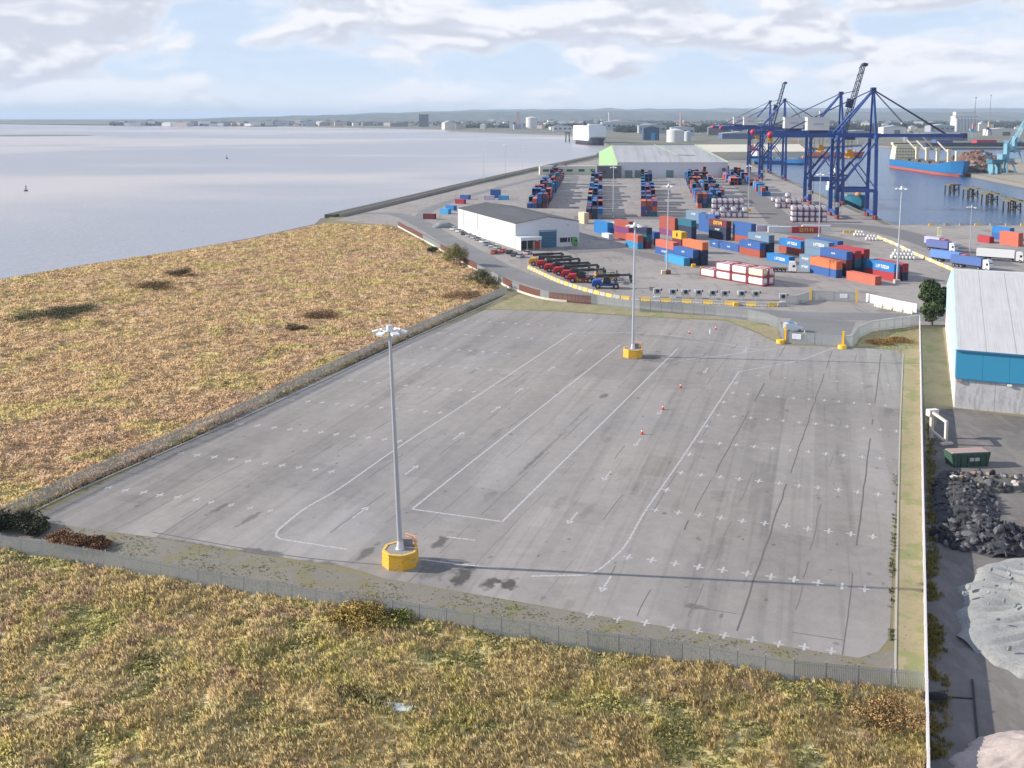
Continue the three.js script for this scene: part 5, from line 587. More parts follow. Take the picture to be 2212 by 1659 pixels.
// ------------------------------------------------------------------ ship to shore cranes
const craneBlue = mat(.02, .07, .27, .5), craneDark = mat(.03, .04, .11, .55), craneRed = mat(.45, .02, .05, .5), houseM = mat(.62, .63, .61, .6), spreadY = mat(.62, .30, .02, .6);
function quayCrane(X, F, label, raised) {
  const t = thing('gantry_crane', label, 'gantry crane', G(X, F), -.13, 'ship to shore cranes on the quay'), Gd = 18, S = 9, H = 40;
  for (const [x, z] of [[0, S], [0, -S], [-Gd, S], [-Gd, -S]]) { const q = new MB().beam([x, 2, z], [x, 14, z], 1.5, 1.9).beam([x, 14, z], [x, H, z * .8], 1.2, 1.5); q.build('leg', craneBlue, t); new MB().box(1.2, 1.2, 7, x, 1.4, z).box(1, .8, 2.6, x, .6, z - 2).box(1, .8, 2.6, x, .6, z + 2).build('bogie', mat(.22, .04, .05, .7), t); }
  for (const z of [S, -S]) new MB().beam([-Gd, 14, z], [0, 14, z], 1.1, 1.6).build('portal_beam', craneBlue, t);
  for (const x of [0, -Gd]) { new MB().beam([x, 2.8, -S], [x, 2.8, S], 1.1, 1.5).build('sill_beam', craneBlue, t); new MB().beam([x, H, -S], [x, H, S], 1.3, 2).build('top_beam', craneBlue, t); }
  for (const z of [S, -S]) new MB().tube([-Gd, 14.5, z], [0, H - 2, z * .8], .5).build('brace', craneBlue, t);
  for (const z of [2.6, -2.6]) { const b = new MB().box(52, 2.1, 1, -23, H + .8, z); for (let i = 0; i < 12; i++) b.box(.12, 1.1, .12, -48 + i * 4.4, H + 2.4, z * 1.25); b.box(52, .1, .1, -23, H + 2.9, z * 1.25); b.build('girder', i => 0 || craneBlue, t).material = craneBlue; }
  const cb = new MB(); for (let i = 0; i < 8; i++) cb.box(.8, 1.2, 5.2, -48 + i * 7, H + .6, 0); cb.build('cross_girder', craneDark, t);
  mesh('end_buffer', new THREE.SphereGeometry(1.7, 14, 10), craneRed, t).position.set(-49.5, H + 1, 0);
  for (const z of [4.2, -4.2]) new MB().beam([0, H, z * 1.6], [-.6, 63, z * .25], .9, 1.1).build('apex_frame', craneBlue, t); new MB().box(2.2, 1.8, 3.4, -.6, 63.4, 0).build('apex_head', craneDark, t);
  for (const z of [2.4, -2.4]) { new MB().tube([-.6, 63, z * .4], [-Gd, H + 2, z * 2.4], .48).build('back_leg', craneBlue, t); new MB().tube([-.6, 63.4, z * .4], [-44, H + 2, z], .2, .2, 6).build('backstay', craneDark, t); }
  new MB().box(10.5, 6.2, 7.6, -27, H + 6.4, 0).box(10.9, .3, 8, -27, H + 9.6, 0).build('machinery_house', houseM, t); new MB().box(5, 1.1, .1, -27, H + 6.4, 3.85).build('house_sign', mat(.45, .42, .55), t); new MB().box(9, 3.4, .8, -27, H + 1.9, 2.6).build('house_support', craneDark, t);
  const boom = new THREE.Group(); boom.name = 'boom'; boom.position.set(2.6, H + .8, 0); boom.rotation.z = raised ? 1.33 : 0; t.add(boom); const bl = 40;
  for (const z of [2.3, -2.3]) { const b = new MB(); if (raised) { b.beam([0, 0, z], [bl, 0, z * .9], .35, .5).beam([0, 2.6, z], [bl, 1.6, z * .9], .3, .4); for (let i = 0; i < 9; i++) { const x = i * bl / 9; b.tube([x, 0, z], [x + bl / 18, 2.3, z], .13, .13, 5).tube([x + bl / 18, 2.3, z], [x + bl / 9, 0, z], .13, .13, 5); } } else b.box(bl, 1.5, .8, bl / 2, 0, z); b.build('boom_girder', raised ? craneDark : craneBlue, boom); }
  const cr = new MB(); for (let i = 0; i <= 8; i++) cr.box(.4, .6, 5, i * bl / 8, 0, 0); cr.box(1.6, 2.4, 5.6, bl, 0, 0); cr.build('boom_cross_beam', craneDark, boom); if (raised) new MB().box(5, 3.4, 2.6, bl * .42, 2.5, 0).build('fold_link', craneDark, boom);
  for (const z of [1.6, -1.6]) { const b = new MB(); if (raised) b.tube([-.6, 63, z * .5], [2.6 + Math.cos(1.33) * bl * .62, H + .8 + Math.sin(1.33) * bl * .62, z], .2, .2, 6); else b.tube([-.6, 63.2, z * .5], [2.6 + bl * .78, H + 1.8, z], .26, .26, 6).tube([-.6, 63, z * .5], [2.6 + bl * .4, H + 1.8, z], .16, .16, 6); b.build('forestay', craneDark, t); }
  new MB().box(4, 1.2, 5.6, -11, H - .8, 0).build('trolley', craneDark, t); const sp = new MB().box(3.4, 2.2, 2.6, -11, 31.8, 0).box(2.4, .7, 12.2, -11, 30, 0).box(1.6, 1, 1.4, -11, 33.3, 0); sp.build('spreader', spreadY, t); for (const [x, z] of [[-1, 1], [1, 1], [-1, -1], [1, -1]]) new MB().tube([-11 + x, H - 1, z], [-11 + x, 33, z], .06, .06, 4).build('hoist_rope', craneDark, t);
  new MB().box(2.6, 2.6, 2.4, -7, H - 2.6, 3.2).build('operator_cab', mat(.5, .52, .55, .3), t); new MB().box(1.6, 2.2, 1.6, -Gd, 7, S + 1.6).build('lift_cage', mat(.4, .4, .42), t); { const st = new MB(); for (let i = 0; i < 9; i++) { const y = 3 + i * 4, x0 = -Gd - 1.4, x1 = -Gd + 1.6, s = i % 2; st.beam([s ? x1 : x0, y, S + 1.4], [s ? x0 : x1, y + 4, S + 1.4], .22, .5).box(3.4, .15, 1, -Gd, y, S + 1.5).box(.12, 4, .12, x0, y + 2, S + 1.9).box(.12, 4, .12, x1, y + 2, S + 1.9); } st.build('stair_tower', craneDark, t); } for (const s of [1, -1]) { new MB().tube([-Gd, 15, S * s], [-Gd * .5, 27.5, S * .9 * s], .3, .3, 6).tube([0, 15, S * .97 * s], [-Gd * .5, 27.5, S * .9 * s], .3, .3, 6).build('side_brace', craneBlue, t); } new MB().tube([-Gd, 15, -S], [-Gd, H - 1, S * .8], .28, .28, 6).build('back_brace', craneDark, t);
}
quayCrane(178.5, 493, 'blue gantry crane at the near end of the quay, boom lowered over the basin', false); quayCrane(189.6, 575, 'second blue gantry crane from the near end, latticed boom raised high', true);
quayCrane(216, 790, 'third blue gantry crane along the quay, boom lowered', false); quayCrane(229, 885, 'last blue gantry crane on the quay, boom raised', true);

// ------------------------------------------------------------------ ships and jetties
function hullGeo(L, B, D, y0, bowSheer, flare = 1) { const nx = 26, pos = [], idx = [], ny = 7; for (let i = 0; i <= nx; i++) { const s = i / nx, x = -L / 2 + L * s; const bow = s > .78 ? Math.sqrt(Math.max(0, 1 - Math.pow((s - .78) / .22, 2))) : 1, st = s < .12 ? .72 + .28 * (s / .12) : 1; for (let j = 0; j <= ny * 2; j++) { const k = j / (ny * 2) * 2 - 1, a = Math.abs(k), hy = 1 - a, dk = D + (s > .8 ? bowSheer * (s - .8) / .2 : 0) + (s < .15 ? bowSheer * .3 * (1 - s / .15) : 0); const y = y0 + (dk) * (1 - hy), fl = (.86 + .14 * (1 - hy)) * (s > .78 ? mix(bow, Math.sqrt(bow), (1 - hy) * .8) : bow); pos.push(x + (s > .85 ? (1 - hy) * flare * 4 * (s - .85) / .15 : 0), y, Math.sign(k) * (hy > .92 ? .0 : 1) * B / 2 * fl * st + (hy > .92 ? 0 : 0)); } }
  const w = ny * 2 + 1; for (let i = 0; i < nx; i++) for (let j = 0; j < ny * 2; j++) { const a = i * w + j; idx.push(a, a + w, a + 1, a + 1, a + w, a + w + 1); } for (let j = 1; j < ny * 2; j++) idx.push(0, j, j + 1); const g = new THREE.BufferGeometry(); g.setAttribute('position', new THREE.Float32BufferAttribute(pos, 3)); g.setIndex(idx); g.computeVertexNormals(); return g; }
function deckGeo(L, B, y, f = 1) { const s = new THREE.Shape(); s.moveTo(-L / 2, -B * .36); s.lineTo(-L * .38, -B / 2); s.lineTo(L * .28, -B / 2); s.quadraticCurveTo(L * .45, -B * .42, L / 2 * f, 0); s.quadraticCurveTo(L * .45, B * .42, L * .28, B / 2); s.lineTo(-L * .38, B / 2); s.lineTo(-L / 2, B * .36); const g = new THREE.ShapeGeometry(s); g.rotateX(-Math.PI / 2); g.translate(0, y, 0); return g; }
{ // bulk carrier, bow towards the near quay
  const a = P(1938, 362, -3), b = P(2078, 382.5, -3), c = a.clone().lerp(b, .5); c.y = -3; const d = b.clone().sub(a), L = d.length(), B = 24, t = thing('cargo_ship', 'blue cargo ship with red waterline and cream superstructure moored by the scrap pile', 'cargo ship', c, Math.atan2(-d.z, d.x));
  const blue = mat(.015, .15, .37, .45), red = mat(.5, .13, .095, .6), cream = mat(.68, .63, .45, .6), dk = mat(.08, .085, .09, .8);
  mesh('hull', hullGeo(L, B, 9.5, 0, 5), blue, t); mesh('boot_topping', hullGeo(L * .992, B * 1.012, 3.4, -.6, 0, .3), red, t); mesh('deck', deckGeo(L * .97, B * .97, 9.2), mat(.25, .13, .09, .8), t);
  const s = new THREE.Group(); s.name = 'superstructure'; t.add(s); const X = -L / 2 + 17; for (let i = 0; i < 5; i++) new MB().box(15 - i * .8, 3, B - 2 - i * .8, X, 11 + i * 3, 0).build('deck_house', cream, s); for (let i = 0; i < 4; i++) for (let k = 0; k < 7; k++) new MB().box(.1, 1, 1.3, X + 7.6 - i * .4, 11.4 + i * 3, (k - 3) * 2.8).build('window', glass, s); new MB().box(6, 2.4, B + 1, X + 2, 25.6, 0).build('bridge', cream, s); new MB().box(6.1, 1, B - 1, X + 2.05, 25.9, 0).build('bridge_window', glass, s);
  new MB().box(5, 8, 6, X - 8, 22, 0).build('funnel', mat(.5, .3, .2), s); new MB().tube([X + 1, 27, 0], [X + 1, 40, 0], .35, .15).box(.3, .3, 6, X + 1, 34, 0).build('mast', cream, s);
  for (let i = 0; i < 4; i++) { const x = -L * .24 + i * L * .16; new MB().box(L * .11, 2, B * .62, x, 10.4, 0).build('hatch_cover', dk, t); const q = new MB().box(2.6, 13, 2.6, x + L * .075, 15.5, 0).box(3.4, 3, 3.4, x + L * .075, 22, 0); q.build('deck_crane', cream, t); new MB().beam([x + L * .075, 21, 1.5], [x + L * .075 + (i === 2 ? 6 : -12), i === 2 ? 42 : 30, i === 2 ? 24 : 6], .8, 1).build('crane_jib', mat(.55, .48, .38), t); }
  new MB().box(3, 9, 2, L * .42, 18, 0).build('foremast', cream, t); new MB().box(.6, 1.3, 1.6, L * .43, 8.5, 5.4).build('bow_emblem', mat(.6, .45, .2), t); for (let i = 0; i < 26; i++) new MB().box(.15, 1.1, .15, -L * .35 + i * L * .028, 10, B * .49).build('rail_post', cream, t);
}
{ // white carrier moored off the river wall
  const p = P(1270, 313.5, -4), t = thing('carrier_ship', 'tall white car carrier ship with dark hull moored off the river wall', 'ship', V(p.x + 6, -4, p.z - 40), Math.PI / 2 + .2 - Math.PI); const L = 120, B = 34; mesh('hull', hullGeo(L, B, 12, 0, 2), mat(.03, .035, .06, .5), t); mesh('boot_topping', hullGeo(L * .99, B * 1.01, 3, -.5, 0), mat(.16, .03, .05), t);
  const w = mat(.66, .68, .72, .55); const s = new THREE.Shape([[-L * .5, 9], [L * .42, 9], [L * .46, 16], [L * .42, 36], [-L * .47, 36], [-L * .5, 30]].map(q => new THREE.Vector2(...q))), g = new THREE.ExtrudeGeometry(s, { depth: B - 1, bevelEnabled: true, bevelSize: .8, bevelThickness: .8, bevelSegments: 2 }); g.translate(0, 0, -(B - 1) / 2); mesh('superstructure', g, w, t); new MB().box(10, 4, B - 6, L * .33, 38.5, 0).build('bridge', w, t); new MB().box(6, 9, 5, -L * .2, 40, 4).build('funnel', mat(.06, .07, .12), t); new MB().tube([L * .2, 36, 0], [L * .2, 52, 0], .8, .3).box(1, 1, 9, L * .2, 46, 0).build('mast', mat(.1, .11, .14), t); for (let i = 0; i < 7; i++) new MB().box(10, .5, .3, -L * .4 + i * 14, 22, B / 2 + .9).build('vent', mat(.35, .37, .42), t); }
function coaster(p, turn, L, hullC, label, house) { const t = thing('coaster', label, 'ship', p, turn), B = L * .17; mesh('hull', hullGeo(L, B, 6, 0, 2.5), mat(...hullC, .5), t); mesh('deck', deckGeo(L * .96, B * .96, 5.8), mat(.3, .14, .09), t); const w = mat(.7, .71, .72, .55); for (let i = 0; i < 4; i++) new MB().box(11 - i, 2.8, B - 1 - i, -L * .4, 7.2 + i * 2.8, 0).build('deck_house', i === 3 ? house : w, t); new MB().box(9, .9, B - 3.6, -L * .4 + .9, 15.8, 0).build('bridge_window', glass, t); new MB().tube([-L * .4, 18, 0], [-L * .4, 25, 0], .3, .12).build('mast', w, t); new MB().box(3, 4, 3, -L * .45, 19, 0).build('funnel', house, t); for (let i = 0; i < 3; i++) new MB().box(L * .17, 1.6, B * .7, -L * .15 + i * L * .2, 6.6, 0).build('hatch_cover', mat(.16, .2, .22), t); mesh('bow_house', new THREE.SphereGeometry(1.8, 12, 8), mat(.62, .25, .08), t).position.set(L * .4, 8, 0); }
coaster(G(205, 607, -3), -Math.PI / 2 - .13, 78, [.03, .16, .24], 'small teal hulled ship with white wheelhouse moored under the cranes', mat(.75, .75, .76)); 
coaster(G(300, 1120, -3), -.6, 70, [.03, .18, .45], 'small blue ship with red and white wheelhouse beyond the far crane', mat(.5, .05, .08)); coaster(G(410, 1300, -3), -.3, 88, [.55, .14, .07], 'orange hulled ship lying at the far quay behind the cranes', mat(.6, .2, .1));
{ const p = P(2110, 320, -3), t = thing('barge', 'long dark blue barge with a red block at the far quay', 'barge', p, .04); mesh('hull', hullGeo(190, 26, 9, 0, 1), mat(.03, .055, .12, .6), t); new MB().box(34, 6, 18, 12, 11, 0).build('deck_house', mat(.36, .03, .06), t); new MB().box(28, 7, 18, -60, 11, 0).build('store_house', mat(.06, .1, .25), t); new MB().box(22, 5, 16, 62, 10, 0).build('cargo_block', mat(.1, .2, .36), t); }
flat(pp([2064, 361], [2086, 372], [2109, 376], [2212, 396], [2690, 476], [2690, 344], [2168, 344], [2077, 340]), .012, mat(.30, .26, .21, .95), 'jetty_pavement');
const timber = mat(.055, .045, .035, .95), mossT = mat(.15, .13, .07, .95);
[[2056, 420], [2096, 430], [2137, 442], [2185, 459]].forEach(([x, y], i) => { const p = P(x, y, -3), t = thing('mooring_dolphin', `dark timber mooring dolphin in the basin, ${ord(i)} from the ship`, 'mooring dolphin', p, .2, 'timber dolphins in the basin'); for (const [a, b] of [[-3.4, -3], [0, -3], [3.4, -3], [-3.4, 3], [0, 3], [3.4, 3]]) new MB().tube([a, -4, b], [a * .92, 6.4, b * .92], .5, .42, 7).build('pile', timber, t); new MB().box(8, 1, 7.4, 0, 6.7, 0).build('deck', mossT, t); new MB().beam([-3.4, 1, 3], [3.4, 5.6, 3], .35).beam([3.4, 1, 3], [-3.4, 5.6, 3], .35).beam([-3.4, 3.4, 3.2], [3.4, 3.4, 3.2], .5).build('cross_brace', timber, t); new MB().cyl(.4, .4, 1.2, 1, 7.7, 0, 8).build('mooring_post', mat(.4, .08, .07), t); });
{ const a = P(2096, 430, -3), b = P(2137, 442, -3), c = P(2185, 459, -3), d = P(2240, 478, -3), t = thing('catwalk', 'narrow catwalk linking the last timber dolphins', 'catwalk', a); for (const [p, q] of [[a, b], [b, c], [c, d]]) { const m = p.clone().sub(a), n = q.clone().sub(a); new MB().beam([m.x, 7.4, m.z], [n.x, 7.4, n.z], 1.5, .5).build('span', mossT, t); new MB().beam([m.x, 8.5, m.z + .7], [n.x, 8.5, n.z + .7], .08).beam([m.x, 8.5, m.z - .7], [n.x, 8.5, n.z - .7], .08).build('handrail', timber, t); } }
function rockGeo(s, f = 1) { const g = new THREE.IcosahedronGeometry(1, 1), p = g.attributes.position; for (let i = 0; i < p.count; i++) { const v = V(p.getX(i), p.getY(i), p.getZ(i)), k = .62 + .6 * vn(v.x * 1.9 + s * 7 + v.y, v.z * 1.9 + s * 3 - v.y * 1.3); p.setXYZ(i, v.x * k * 1.2, v.y * k * f, v.z * k); } g.computeVertexNormals(); return g; }
const rocks = [1, 2, 3, 4, 5, 6].map(s => rockGeo(s, .75));
function moundGeo(rx, rz, h, s, n = 56, fan = 0) { const pos = [], idx = [], uv = []; for (let j = 0; j <= n; j++) for (let i = 0; i <= n; i++) { const x = (i / n * 2 - 1), z = (j / n * 2 - 1), a = Math.atan2(z, x), r = Math.hypot(x, z) * (1 + (fbm(Math.cos(a) * 1.6 + s, Math.sin(a) * 1.6 + s, 3) - .5) * .5 + (fbm(Math.cos(a) * 7 + s, Math.sin(a) * 7, 2) - .5) * .14); let y = h * Math.pow(Math.max(0, 1 - r), .8); y += (fbm(x * 5 + s, z * 5, 4) - .5) * h * .13 * sm(0, .3, 1 - r); if (fan) y -= fan * (fbm(a * 9 + s, r * .8, 3)) * sm(.1, .5, r) * sm(0, .35, 1 - r); if (r >= 1) y = -.3; pos.push(x * rx, y, z * rz); uv.push(x * rx, z * rz); if (i && j) { const k = j * (n + 1) + i; idx.push(k - n - 2, k - 1, k, k - n - 2, k, k - n - 1); } } const g = new THREE.BufferGeometry(); g.setAttribute('position', new THREE.Float32BufferAttribute(pos, 3)); g.setAttribute('uv', new THREE.Float32BufferAttribute(uv, 2)); g.setIndex(idx); g.computeVertexNormals(); return g; }
const speck = (c, amp, s) => new THREE.MeshStandardMaterial({ map: tex(512, 512, (u, v) => { const a = tn(u, v, 8, 6, s), b = tn(u, v, 64, 2, s + 3), k = 1 + (a - .5) * amp + (b - .5) * amp; return c.map(q => q * k); }, true, 1 / 9, 1 / 9), roughness: 1, side: THREE.DoubleSide });
function heap(name, label, p, rx, rz, h, m, s, opts = {}) { const t = thing(name, label, 'heap', p, opts.turn || 0); mesh('mound', moundGeo(rx, rz, h, s, opts.n || 56, opts.fan), m, t); const o = seed; seed = s * 13 + 5; for (let i = 0; i < (opts.rocks || 0); i++) { const a = rr(0, 6.28), r = Math.sqrt(rnd()) * .95, q = mesh('rock', pick(rocks), pick(opts.mats), t), sc = rr(...opts.size); q.scale.set(sc * rr(.7, 1.3), sc * rr(.5, 1), sc * rr(.7, 1.3)); q.position.set(Math.cos(a) * rx * r, h * Math.pow(Math.max(0, 1 - r), .8) + sc * .1, Math.sin(a) * rz * r); q.rotation.set(rr(0, 3), rr(0, 3), rr(0, 3)); const tc = Math.cos(opts.turn || 0), ts = Math.sin(opts.turn || 0), wx = p.x + q.position.x * tc + q.position.z * ts, wz = p.z - q.position.x * ts + q.position.z * tc; if (name === 'rubble_heap' && wx < 31.9 + (-wz - 76.4) * .4055 + 1.4) t.remove(q); } seed = o; return t; }
const coal = [mat(.035, .035, .042, .9), mat(.06, .06, .068, .9), mat(.11, .11, .12, .9), mat(.022, .02, .026, .9)];
heap('rubble_heap', 'heap of dark broken rubble running along the white wall', P(2083, 1085), 4.2, 12, 1.6, speck([.05, .048, .055], .9, 31), 31, { rocks: 300, size: [.1, .38], mats: coal, turn: -.385 });
heap('rubble_heap', 'second dark rubble heap with large slabs, casting shade on the dirt', P(2132, 1165), 6.6, 5, 2.3, speck([.045, .045, .053], .9, 32), 33, { rocks: 290, size: [.12, .58], mats: coal });
heap('rubble_heap', 'small heap of mixed debris between the green skip and the dark rubble', P(2150, 1045), 7, 3.6, 1.1, speck([.12, .11, .1], .8, 34), 35, { rocks: 60, size: [.25, .7], mats: [...coal, mat(.4, .38, .36), mat(.3, .22, .15)] });
heap('sand_heap', 'big smooth heap of pale grey green sand on the works yard', G(62.5, 93), 19.5, 17, 6.4, speck([.265, .268, .262], .4, 36), 37, { n: 110, fan: 2.8, turn: .2, rocks: 90, size: [.08, .3], mats: [mat(.27, .28, .28, 1), mat(.2, .21, .21, 1)] });
heap('sand_heap', 'pinkish sand heap in the near corner of the works yard', P(2240, 1668), 6.6, 4.6, 2.6, speck([.38, .32, .30], .25, 38), 39, { n: 60, fan: .5 });
heap('scrap_heap', 'rust brown scrap metal pile on the jetty behind the blue ship', P(2113, 352), 34, 40, 13, speck([.16, .085, .06], .8, 41), 43, { rocks: 90, size: [1.2, 3.2], mats: [mat(.17, .09, .065, .8), mat(.10, .06, .05, .8), mat(.26, .17, .13, .8)] });
heap('scrap_heap', 'lower dark scrap pile at the jetty edge by the ship bow', P(2125, 371), 26, 18, 6, speck([.07, .055, .05], .8, 44), 45, { rocks: 50, size: [1, 2.4], mats: [mat(.12, .08, .065, .8), mat(.06, .05, .05, .8)] });
{ const t = thing('skip', 'dark green metal skip with a timber lid on the works yard', 'skip', P(2088, 1003), .12), g = mat(.035, .085, .06, .7); const s = new THREE.Shape([[-2.6, 0], [2.6, 0], [3, 1.9], [-3, 1.9]].map(q => new THREE.Vector2(...q))), e = new THREE.ExtrudeGeometry(s, { depth: 2, bevelEnabled: true, bevelSize: .05, bevelThickness: .05, bevelSegments: 1 }); e.translate(0, .05, -1); mesh('body', e, g, t); for (let i = 0; i < 6; i++) new MB().box(.12, 1.8, .12, -2.4 + i * .96, 1, 1.12).build('rib', g, t); for (let i = 0; i < 3; i++) new MB().box(5.6, .1, .62, 0, 2.05, -.7 + i * .68).build('lid_plank', mat(.38, .28, .25, .9), t); new MB().box(1.5, .5, .05, .5, 1.1, 1.15).build('notice', mat(.5, .45, .45), t); }
{ const t = thing('steel_frame', 'cream painted steel frame standing on the works yard by the shed', 'frame', P(2026, 952), .25), m = mat(.62, .55, .48, .7); new MB().box(.45, 4.2, .45, 0, 2.1, -1.6).build('upright', m, t); new MB().box(.4, 3.6, .4, 0, 1.8, 1.8).build('upright', m, t); new MB().beam([0, 4.1, -1.6], [0, 3.5, 1.9], .35).beam([0, 1.2, -1.6], [0, .4, 1.8], .3).build('rail', m, t); new MB().box(1.7, 1, .9, .3, 3.9, -1.9).build('hood', mat(.7, .64, .6), t); new MB().box(2, .3, .6, 0, .2, 2).build('foot_plate', m, t); }
{ const t = thing('tyre', 'large black tyre lying by the foot of the white wall', 'tyre', P(2019, 1515), 0); const g = new THREE.TorusGeometry(.75, .3, 10, 22); g.rotateX(Math.PI / 2 - .5); g.translate(0, .5, 0); mesh('body', g, rubber, t); mesh('inner_rim', new THREE.TorusGeometry(.47, .06, 6, 20).rotateX(Math.PI / 2 - .5).translate(0, .52, 0), mat(.12, .12, .12), t); }
wallAlong(pp([2100, 1470], [2108, 1560], [2120, 1680]), 0, .16, .16, mat(.035, .035, .04, .9), 'kerb'); wallAlong(pp([2008, 1505], [2100, 1510]), 0, .1, .15, mat(.04, .04, .045, .9), 'kerb');

// ------------------------------------------------------------------ harbour cranes on the far quays
function harbourCrane(p, turn, label, h, jl, jang, low, midC, topC) { const t = thing('harbour_crane', label, 'harbour crane', p, turn); const a = mat(...low, .55), b = mat(...midC, .55), c = mat(...topC, .55); for (const [x, z] of [[-6, -6], [6, -6], [-6, 6], [6, 6]]) new MB().beam([x, 0, z], [x * .5, h * .3, z * .5], 1.4).build('leg', a, t); new MB().box(9, 2.4, 9, 0, h * .3, 0).build('turntable', a, t); new MB().beam([0, h * .3, 0], [0, h * .66, 0], 3.6).build('tower', b, t); new MB().box(8, 5, 5.5, -5, h * .36, 0).build('counterweight', a, t); new MB().box(3, 3, 3, 2.6, h * .56, 2).build('cab', c, t); const e = [Math.cos(jang) * jl, h * .5 + Math.sin(jang) * jl, 0]; const j = new MB(); for (const z of [-1.2, 1.2]) j.beam([1.6, h * .5, z], [e[0], e[1], z * .3], .6); for (let i = 0; i < 12; i++) { const s = i / 12, q = (i + 1) / 12; j.beam([mix(1.6, e[0], s), mix(h * .5, e[1], s), mix(1.2, .4, s) * (i % 2 ? 1 : -1)], [mix(1.6, e[0], q), mix(h * .5, e[1], q), mix(1.2, .4, q) * (i % 2 ? -1 : 1)], .3); } j.build('jib', c, t); new MB().tube([0, h * .66, 0], e, .16, .16, 5).build('hoist_rope', c, t); new MB().box(2.4, 2.4, 2.4, ...e).build('jib_head', mat(.12, .12, .15), t); return t; }
const hc = [.13, .32, .43];
harbourCrane(P(2101, 297), .2, 'tall harbour crane with red jib pointing straight up behind the silo building', 52, 70, 1.5, hc, [.5, .2, .2], [.2, .2, .24]); harbourCrane(P(2135, 293), .3, 'tall harbour crane with blue foot and yellow tower, jib straight up', 56, 78, 1.53, [.04, .07, .26], [.55, .42, .16], [.22, .23, .27]);
harbourCrane(P(2172, 374), .5, 'light blue harbour crane on the jetty beside the scrap pile', 40, 42, .85, hc, hc, [.25, .48, .58]); harbourCrane(P(2190, 352), .3, 'light blue harbour crane at the picture edge with an orange tipped jib', 44, 34, 1.0, hc, hc, [.28, .45, .5]);
new MB(); { const t = thing('blue_loader', 'light blue loading machine at the edge of the jetty', 'loading machine', P(2148, 376), .3); for (const x of [-4, 4]) new MB().box(1.4, 10, 6, x, 5, 0).build('leg', mat(...hc, .55), t); new MB().box(12, 3.4, 7, 0, 11, 0).build('body', mat(.03, .14, .22, .6), t); new MB().beam([-3, 12, 0], [-12, 18, 0], 1.6).build('arm', mat(...hc, .55), t); }

// ------------------------------------------------------------------ town, sheds and hills on the far shore
const fW = mat(.60, .60, .60, .8), fG = mat(.30, .32, .36, .8), fB = mat(.33, .23, .19, .85), fR = mat(.22, .2, .2, .85), fC = mat(.64, .60, .52, .8), fL = mat(.4, .46, .52, .8), tileR = mat(.30, .15, .11, .85), fD = mat(.12, .13, .15, .85);
function far(name, label, cat, x0, x1, yb, yt, ratio, wallM, roofM, ridge, o) { const a = P(x0, yb), b = P(x1, yb), w = Math.abs(b.x - a.x), h = EYE + (PY * 0 + HORIZON - yt) * -a.z / FOC, p = a.lerp(b, .5); p.z -= w * ratio / 2; return simpleBuilding(name, label, cat, p, 0, w, w * ratio, Math.max(3, h - (ridge ? Math.min(ridge, h * .3) : 0)), ridge ? Math.min(ridge, h * .3) : 0, wallM, roofM, o); }
far('grain_shed', 'very long grey blue shed with a cream roof behind the white ship', 'shed', 1300, 1384, 281, 259, .45, fL, fC, 9, { windows: 8 }); far('silo_tower', 'narrow white silo tower standing on the long grey blue shed', 'tower', 1315, 1322, 276, 242, 1, fW, fW, 0, {}); far('blue_store', 'dark blue store with a bright blue door beyond the grey transit shed', 'building', 1390, 1424, 303, 272, .8, mat(.03, .07, .16), mat(.05, .1, .12), 4, { door: mat(.06, .3, .62) });
for (const [x0, x1, yb, yt, i] of [[1440, 1476, 307, 281, 0], [1478, 1492, 305, 284, 1], [1136, 1160, 279, 254, 2]]) { const a = P(x0, yb), b = P(x1, yb), r = (b.x - a.x) / 2, h = EYE + (HORIZON - yt) * -a.z / FOC, t = thing('storage_tank', ['wide white storage tank beyond the grey transit shed', 'smaller grey storage tank beside the wide white one', 'round white tank on the far shore beside the silos'][i], 'storage tank', a.lerp(b, .5)); new MB().cyl(r, r, h, 0, h / 2, 0, 28).build('shell', i === 1 ? fL : fW, t); new MB().cyl(r, r * .1, r * .2, 0, h + r * .1, 0, 28).build('roof', fW, t); }
for (const [x, yt, i] of [[1075, 242, 0], [1104, 249, 1], [1119, 242, 2], [1128, 251, 3]]) far('silo_tower', `pale silo tower on the far shore, ${ord(i)} of four in line`, 'tower', x - 4, x + 4, 277, yt, 1, i === 2 ? mat(.62, .48, .46) : fW, fW, 0, { group: 'silo towers on the far shore' });
far('quay_shed', 'white quay shed behind the right hand crane, near the ship'.replace('right hand', 'nearest'.replace('nearest', 'lowered')), 'shed', 1908, 1958, 290, 271, .6, fW, fL, 5, { door: fD }); far('quay_shed', 'grey white long shed across the basin above the ship jib', 'shed', 2010, 2062, 285, 268, .6, fG, fL, 6, { windows: 5 }); far('quay_shed', 'purple grey store row along the far quay', 'shed', 1960, 2090, 304, 287, .25, mat(.13, .12, .2), mat(.3, .3, .36), 3, { windows: 9 }); far('quay_shed', 'low cream shed at the picture edge across the basin', 'shed', 2135, 2200, 293, 276, .4, fC, fW, 4, { door: fD });
{ const t = far('silo_building', 'tall pale grey silo building with flat top beside the harbour cranes', 'building', 2063, 2112, 284, 251, .5, mat(.48, .50, .54), fW, 0, {}), w = (P(2112, 284).x - P(2063, 284).x); for (let i = 0; i < 7; i++) new MB().cyl(w / 15, w / 15, 44, -w / 2 + (i + .5) * w / 7, 22, w * .25, 12).build('silo', mat(.5, .52, .56), t); new MB().box(w * .9, 12, w * .3, 0, 60, 0).build('parapet', fW, t); }
